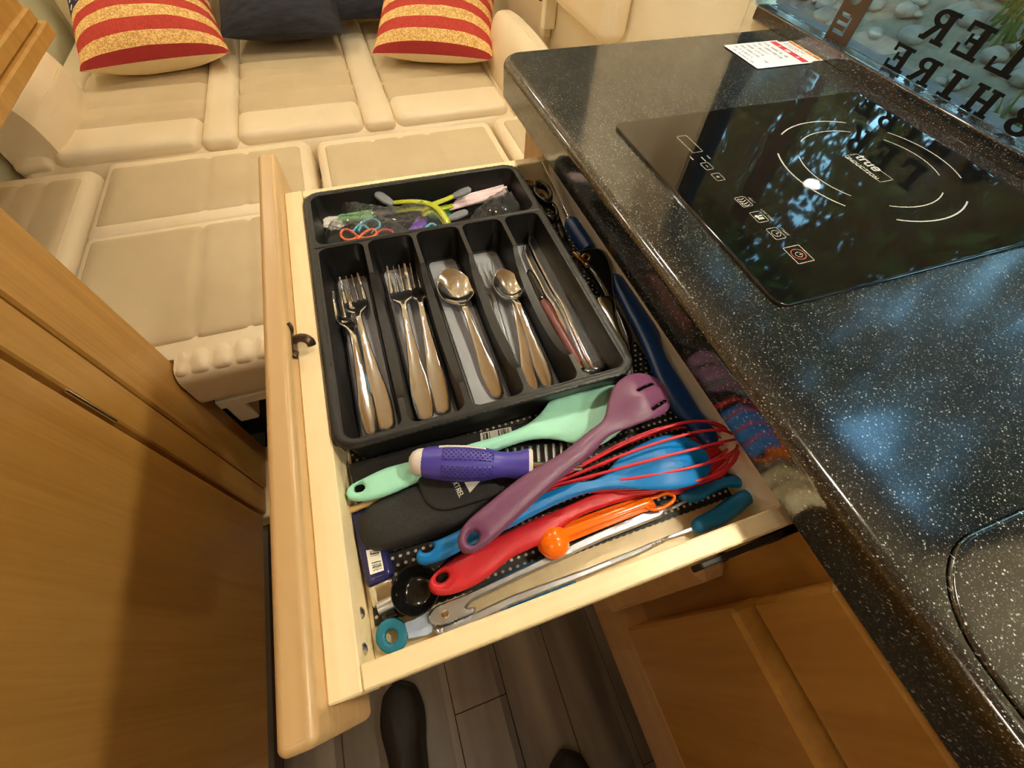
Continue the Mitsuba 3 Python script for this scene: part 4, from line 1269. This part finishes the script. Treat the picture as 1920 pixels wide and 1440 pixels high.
bl_.apply_translation(at(1179, 697, -0.074))
put(sw + '__ball', bl_, 'chrome', True)

# ------------------------------------------------------------------ things in the long tray compartment
CZ = TF + 0.001


def paddle(A, B, w, t=0.004):
    L = np.linalg.norm(np.array(B) - A)
    return placed(puff(profile([0, .003, L * .5, L * .9, L], [w * .55, w * .7, w, w * .8, 0], 50), t, t / 2, .0022), A, B, 0)


for k, (h, j, h2, lab) in enumerate((
        (((738, 384, -.082), (703, 361, -.072)), [(738, 380, -.081), (762, 378, -.078), (790, 379, -.077), (815, 387, -.079), (832, 405, -.084), (842, 425, -.09)], ((742, 394, -.090), (697, 401, -.094)), 'lime green bag clip with grey paddles pointing left in the long compartment'),
        (((848, 369, -.081), (884, 354, -.073)), [(848, 368, -.080), (828, 377, -.078), (806, 386, -.080), (790, 396, -.085)], ((838, 412, -.089), (878, 396, -.083)), 'lime green bag clip with grey paddles pointing right in the long compartment'))):
    t = thing('bag_clip', lab, 'bag clip')
    put(t + '__paddle', paddle(at(*h[0]), at(*h[1]), 0.0072), 'slate', True, label='grey paddle')
    put(t + '__paddle', paddle(at(*h2[0]), at(*h2[1]), 0.0068), 'slate', True, label='grey paddle')
    cv = spline([at(*q) for q in j], 24)
    put(t + '__jaw', tube(cv, np.c_[np.linspace(.0038, .0050, 24), np.full(24, .0018)], 12), 'lime', True)
    cv2 = cv.copy()
    cv2[:, 2] -= np.linspace(0.010, 0.003, 24)
    cv2[:, 1] -= 0.004
    put(t + '__jaw', tube(cv2, np.c_[np.linspace(.0045, .0055, 24), np.full(24, .0020)], 12), 'lime', True)


def packet(key, px, z, t, matk, label, cat):
    put(key, plan(px, z, t, t / 2, 0.0032, raw=True), matk, True, label=label, cat=cat)


packet('sweetener_packet', [(634, 388), (700, 394), (700, 412), (634, 416)], -0.095, 0.006, 'pack_green', 'pale green packet at the left of the long compartment', 'packet')
packet('seasoning_packet', [(796, 395), (840, 384), (846, 404), (806, 412)], -0.098, 0.006, 'pack_green_dark', 'dark green packet behind the bag clips', 'packet')
packet('tea_packet', [(748, 452), (772, 424), (792, 396), (802, 404), (800, 424), (776, 452)], -0.097, 0.008, 'clip_purple', 'purple packet in the middle of the long compartment', 'packet')
# crumpled tissue
tv = trimesh.creation.icosphere(subdivisions=3, radius=1.0)
tv.vertices *= (0.55 + 0.9 * meshkit.fbm(tv.vertices * 2.6, 3, seed=5))[:, None]
tv.vertices *= [0.014, 0.010, 0.007]
tv.apply_translation(at(626, 418, -0.098))
put('tissue', tv, 'white_paper', 25, label='crumpled white tissue at the left end of the long compartment', cat='tissue')


def s_hook(key, pts, z, matk, label):
    put(key, tube(spline([at(x, y, z) for x, y in pts], 50), 0.0016, 8), matk, True, label=label, cat='clip')


s_hook('wire_clip', [(668, 446), (650, 450), (639, 440), (644, 431), (660, 434), (672, 444), (690, 446), (706, 438), (700, 430), (684, 436), (672, 452), (690, 456), (712, 448)], -0.083, 'clip_orange', 'orange wire-shaped bag clip nearest the slots')
s_hook('wire_clip', [(660, 438), (676, 420), (700, 411), (712, 424), (698, 432), (684, 424), (672, 434)], -0.088, 'clip_cyan', 'light blue wire-shaped bag clip behind the orange one')
s_hook('wire_clip', [(706, 440), (716, 432), (730, 432), (738, 440), (724, 446), (708, 450), (696, 456)], -0.086, 'clip_red', 'red wire-shaped bag clip right of the orange one')
s_hook('wire_clip', [(776, 448), (796, 436), (818, 426), (812, 420), (796, 430), (786, 444)], -0.092, 'clip_cyan', 'blue wire-shaped bag clip beside the purple packet')
for k in range(7):
    y0 = 393 - k * 3.8
    put('drinking_straw', tube([at(842 + k * 3, y0, -0.090 + 0.001 * (k % 3)), at(944 + (k % 3) * 3, y0 - 29 + k * 1.2, -0.088 + 0.001 * (k % 3))], 0.0018, 10), 'pink_white', 40, label='pale pink wrapped drinking straw in the bundle at the right', cat='straw', group='drinking straws in the tray')
for k, (x, y, r) in enumerate(((908, 408, .009), (930, 396, .0085), (948, 392, .008), (918, 394, .0075))):
    c = at(x, y, CZ + 0.009)
    put('rubber_stopper', lathe([(0, 0), (0, r), (.004, r * 1.02), (.007, r * .9), (.008, r * .6), (.0082, 0)], c - [0, 0, .005], c + [0.25, -0.3, 1], 24), 'black_gloss', 40, label='small black rubber stopper in the clear bag at the right end', cat='stopper', group='black stoppers in the clear bag')


def film(key, px, z0, h, seed, label, fold=0.006):
    """A wrinkled clear plastic bag: closed thin sheet over the things in it."""
    g, _ = trace(zed(px, z0), raw=True)
    g = g.buffer(0.002)
    c = np.array(g.centroid.coords[0])

    def zf(u, v):
        d = shapely.distance(shapely.points(np.c_[u, v]), g.boundary)
        q = np.stack([u * 60, v * 60, u * 0], -1)
        return z0 + h * np.clip(d / 0.014, 0, 1) ** 0.7 + fold * 1.8 * (np.abs(meshkit.fbm(q * 2.2, 3, seed=seed) - 0.5) - 0.12)
    put(key, puff(g, 0.00016, 0.0001, 0.0024, zf), 'clear_film', 20, label=label, cat='plastic bag')


film('plastic_bag', [(612, 440), (640, 420), (700, 410), (760, 432), (748, 455), (690, 462), (614, 464)], -0.094, 0.020, 3, 'crinkled clear bag over the orange and blue clips at the left')
film('plastic_bag', [(634, 384), (740, 396), (800, 385), (838, 418), (800, 446), (720, 446), (660, 420)], -0.088, 0.014, 8, 'clear zip bag over the green and purple packets')
film('plastic_bag', [(880, 418), (905, 392), (940, 372), (968, 380), (974, 398), (930, 414)], -0.092, 0.022, 12, 'clear bag with black stoppers at the right end of the long compartment', 0.010)

# ------------------------------------------------------------------ sofa bed
SZT = -0.45


def cushion(key, x0, x1, y0, y1, z0, z1, r=0.025, matk='leather', crown=0.006):
    m = bx(x0, x1, y0, y1, z0, z1, r, 2)
    return put(key, m, matk, 40)


def panel(key, x0, x1, y0, y1, z, t, matk, ridges=None, r=0.012, res=0.009):
    zf = None
    if ridges:
        zf = lambda u, v: sum(-d * np.exp(-((u - a) / w) ** 2) for a, d, w in ridges.get('x', [])) + sum(-d * np.exp(-((v - a) / w) ** 2) for a, d, w in ridges.get('y', []))
    m = puff(rrect(x0, x1, y0, y1, r, 6), t, min(0.022, t * 1.1), res, zf)
    m.apply_translation([0, 0, z])
    return put(key, m, matk, True)


so = thing('sofa', 'cream leather sofa with a tufted three-panel seat and two padded arms', 'sofa')
put(so + '__base', bx(-1.22, 0.30, 1.22, 2.1, -0.92, -0.52, 0.02), 'leather', 40)
cushion(so + '__seat', -1.272, 0.262, 1.145, 2.12, -0.60, SZT - 0.015, 0.05)
for x0, x1 in ((-1.172, -0.7885), (-0.6885, -0.3085), (-0.2075, 0.189)):
    panel(so + '__seat_roll', x0, x1, 1.165, 1.325, SZT - 0.020, 0.060, 'leather', r=0.03)
    panel(so + '__seat_panel', x0, x1, 1.318, 2.10, SZT - 0.014, 0.036, 'suede', {'y': [(1.345, .010, .012), (1.47, .014, .018), (1.60, .014, .018), (1.73, .012, .018)]}, r=0.02)
for x0, x1 in ((-0.789, -0.688), (-0.309, -0.207)):
    panel(so + '__seat_band', x0, x1, 1.16, 2.10, SZT - 0.016, 0.052, 'leather', r=0.02)
for x0 in (-1.268, 0.19):
    panel(so + '__seat_edge', x0, x0 + 0.095, 1.16, 2.10, SZT - 0.018, 0.044, 'leather', r=0.02)
put(so + '__backrest', bx(-1.25, 0.30, 2.02, 2.145, -0.50, -0.16, 0.045), 'leather', 40)


def arm(key, x0, x1, y0, y1, z0, z1):
    a = np.linspace(0, np.pi, 24)
    c, w = (x0 + x1) / 2, (x1 - x0) / 2
    hh = z1 - z0
    pr = Polygon([(x1 * 1.0, z0), *[(c + w * np.sign(math.cos(t)) * abs(math.cos(t)) ** 0.8, z0 + hh * 0.45 + hh * 0.55 * math.sin(t) ** 0.9) for t in a], (x0, z0)])
    m = puff(pr, y1 - y0, 0.022, 0.014)
    v = m.vertices
    m.vertices = np.c_[v[:, 0], (y0 + y1) / 2 + v[:, 2], v[:, 1]]
    if m.volume < 0:
        m.invert()
    return put(key, m, 'leather', 50)


arm(so + '__arm', -1.292, -1.125, 1.185, 1.56, -0.56, -0.285)
arm(so + '__arm', 0.195, 0.345, 1.06, 1.52, -0.56, -0.27)
wb = put('window_bolster', bx(0.285, 0.358, 0.785, 2.0, -0.168, -0.005, 0.03), 'leather', 40, label='cream padded bolster fixed along the side wall below the dark window', cat='bolster')
bk = thing('wall_bracket', 'cream wall bracket with a maroon strap beside the right sofa arm', 'bracket')
put(bk + '__plate', cham(0.318, 0.358, 1.235, 1.262, -0.268, -0.06, 0.003), 'cream_panel')
put(bk + '__strap', cham(0.322, 0.357, 1.30, 1.34, -0.215, -0.06, 0.006), 'burgundy', label='maroon strap')
put(bk + '__clip', cham(0.33, 0.358, 1.262, 1.30, -0.30, -0.20, 0.004), 'wall_cream')

bc1 = thing('bed_cushion', 'cream bed cushion left of centre, in front of the sofa seat, against the tall cabinet', 'cushion')
cushion(bc1 + '__pad', -1.032, -0.486, 0.80, 1.128, -0.58, SZT, 0.03)
panel(bc1 + '__inset', -1.005, -0.512, 0.80, 1.075, SZT - 0.003, 0.024, 'suede', {'x': [(-0.76, .0065, .007), (-0.66, .0065, .007)]})
panel(bc1 + '__seam_band', -1.02, -0.498, 0.765, 0.822, SZT - 0.010, 0.034, 'leather', r=0.015)
pad = to_manifold(bx(-1.032, -0.486, 0.285, 0.795, -0.565, SZT, 0.03, 2)) - to_manifold(bx(-1.1, -0.796, 0.2, 0.332, -0.7, -0.3))
put(bc1 + '__pad', pad, 'leather', 40)
panel(bc1 + '__inset', -1.005, -0.512, 0.375, 0.755, SZT - 0.003, 0.024, 'suede', {'x': [(-0.76, .0065, .007), (-0.655, .0065, .007)]})
panel(bc1 + '__piping', -0.797, -0.505, 0.292, 0.355, SZT - 0.012, 0.034, 'leather', {'x': [(x, .0065, .007) for x in np.arange(-0.77, -0.5, 0.04)]}, r=0.006, res=0.009)
bc2 = thing('bed_cushion', 'cream bed cushion behind the drawer and cutlery tray', 'cushion')
cushion(bc2 + '__pad', -0.470, 0.090, 0.285, 1.108, -0.58, SZT, 0.03)
panel(bc2 + '__inset', -0.443, 0.060, 0.36, 1.055, SZT - 0.003, 0.024, 'suede', {'x': [(-0.30, .0065, .007), (-0.215, .0065, .007), (-0.13, .0065, .007)]})
bc3 = thing('bed_cushion', 'narrow cream bed cushion at the right, cut off by the worktop corner', 'cushion')
cushion(bc3 + '__pad', 0.104, 0.352, 0.37, 1.12, -0.58, SZT, 0.03)
panel(bc3 + '__inset', 0.128, 0.33, 0.40, 1.07, SZT - 0.003, 0.024, 'suede')
bc4 = thing('bed_cushion', 'narrow cream bed cushion at the left, half hidden by the tall cabinet', 'cushion')
cushion(bc4 + '__pad', -1.297, -1.046, 0.36, 1.108, -0.58, SZT, 0.03)
panel(bc4 + '__inset', -1.285, -1.072, 0.66, 1.05, SZT - 0.003, 0.024, 'suede', {'x': [(-1.21, .0065, .007), (-1.15, .0065, .007)]})
bf = thing('bed_platform', 'white-edged platform board with a support block under the bed cushions', 'bed base')
put(bf + '__board', cham(-0.79, 0.34, 0.305, 1.12, -0.612, -0.582, 0.003), 'cream_panel')
put(bf + '__support', cham(-0.79, -0.745, 0.32, 0.37, -0.70, -0.612, 0.004), 'cream_panel')
put(bf + '__front_board', cham(-1.29, 0.34, 0.42, 0.44, -0.9195, -0.613, 0.002), 'shoe_sole', label='dark board added for the shade below')  # near-black sheet standing in for the shade under the platform


def pillow(w, h, t, tuck=0.05, n=40, seed=0):
    """Square cushion in the x-y plane with drawn-in sides and pointed corners; also uv and a flag for the front."""
    g = np.linspace(-1, 1, n)
    U, V = np.meshgrid(g, g, indexing='ij')
    X = U * w / 2 * (1 - tuck * (1 - V ** 2) ** 1.0 * np.abs(U))
    Y = V * h / 2 * (1 - tuck * (1 - U ** 2) ** 1.0 * np.abs(V))
    Z = t / 2 * np.clip((1 - np.abs(U) ** 2.4) * (1 - np.abs(V) ** 2.4), 0, 1) ** 0.55
    Z = Z * (0.94 + 0.12 * meshkit.fbm(np.stack([U * 3, V * 3, U * 0], -1), 3, seed=seed))
    i = np.arange(n * n).reshape(n, n)
    q = np.stack([i[:-1, :-1], i[1:, :-1], i[1:, 1:], i[:-1, 1:]], -1).reshape(-1, 4)
    F = np.vstack([q[:, [0, 1, 2]], q[:, [0, 2, 3]]])
    def arc_len(S):     # the print follows the cloth: lengths along the middle profile
        c = np.r_[0, np.cumsum(np.hypot(np.diff(S[0]), np.diff(S[1])))]
        return c / c[-1]
    au, av = arc_len((X[:, n // 2], Z[:, n // 2])), arc_len((Y[n // 2], Z[n // 2]))
    uv = np.c_[np.repeat(au, n), np.tile(av, n)]
    top = trimesh.Trimesh(np.c_[X.ravel(), Y.ravel(), Z.ravel()], F, process=False)
    bot = trimesh.Trimesh(np.c_[X.ravel(), Y.ravel(), -Z.ravel()], F[:, ::-1], process=False)
    return top, bot, uv


def lean(m, cx, y0, z0, h, tilt, yaw, roll=0.0):
    """Stands the pillow on its lower edge at (cx, y0, z0), tilted back by tilt degrees from flat."""
    m = m.copy()
    R = trimesh.transformations.rotation_matrix
    m.apply_transform(R(math.radians(roll), [0, 0, 1]))
    m.apply_translation([0, h / 2, 0])
    m.apply_transform(R(math.radians(tilt), [1, 0, 0]))
    m.apply_transform(R(math.radians(yaw), [0, 0, 1]))
    m.apply_translation([cx, y0, z0])
    return m


for key, cx, y0, z0, w, h, t, tilt, yaw, front, back, lab, sd_ in (
        ('throw_pillow', -0.900, 1.585, -0.385, 0.44, 0.44, 0.21, 13, 7, 'flag_cloth', 'pillow_back', 'flag-patterned throw pillow with stars and red stripes at the left', 1),
        ('throw_pillow', -0.50, 1.70, -0.375, 0.42, 0.45, 0.20, 22, -5, 'navy_cloth', 'navy_cloth', 'navy blue throw pillow between the flag pillow and the other navy one', 2),
        ('throw_pillow', -0.20, 1.82, -0.385, 0.36, 0.42, 0.13, 42, -4, 'navy_cloth', 'navy_cloth', 'navy blue throw pillow partly behind the striped pillow', 3),
        ('throw_pillow', -0.012, 1.452, -0.390, 0.43, 0.44, 0.19, 16, -20, 'stripe_cloth', 'pillow_back', 'red and tan striped throw pillow at the right', 4)):
    k = thing(key, lab, 'pillow')
    top, bot, uv = pillow(w, h, t, seed=sd_)
    put(k + '__front', lean(top, cx, y0, z0, h, tilt, yaw), front, True, uv=uv)
    put(k + '__back', lean(bot, cx, y0, z0, h, tilt, yaw), back, True, uv=uv)


# ------------------------------------------------------------------ shoes on the floor
def shoe(x, y, lab):
    k = thing('shoe', lab, 'shoe')
    fp = profile([0, .012, .07, .15, .21, .262, .285], [.02, .032, .033, .038, .047, .036, 0], 70)
    so_ = puff(fp, 0.024, 0.006, 0.008)
    up = puff(fp.buffer(-0.003), 0.07, 0.03, 0.008, lambda u, v: 0.03 + 0 * u, lambda u, v: np.interp(u, [0, .08, .17, .24, .285], [0.15, 0.16, 0.10, 0.07, 0.05]))
    for m, nm, mk_, dz_ in ((so_, 'sole', 'shoe_sole', 0.012), (up, 'upper', 'shoe', 0.0)):
        m = m.copy()
        m.apply_transform(frame([x, y, -0.92 + dz_], [x + 0.02, y + 1, -0.92 + dz_]))
        if nm == 'upper':
            m.vertices[:, 2] = np.maximum(m.vertices[:, 2], -0.90)
        put(f'{k}__{nm}', m, mk_, True)


shoe(-0.565, -0.60, 'dark brown shoe on the floor below the drawer front')
shoe(-0.262, -0.83, 'dark shoe whose toe shows at the bottom edge of the view')
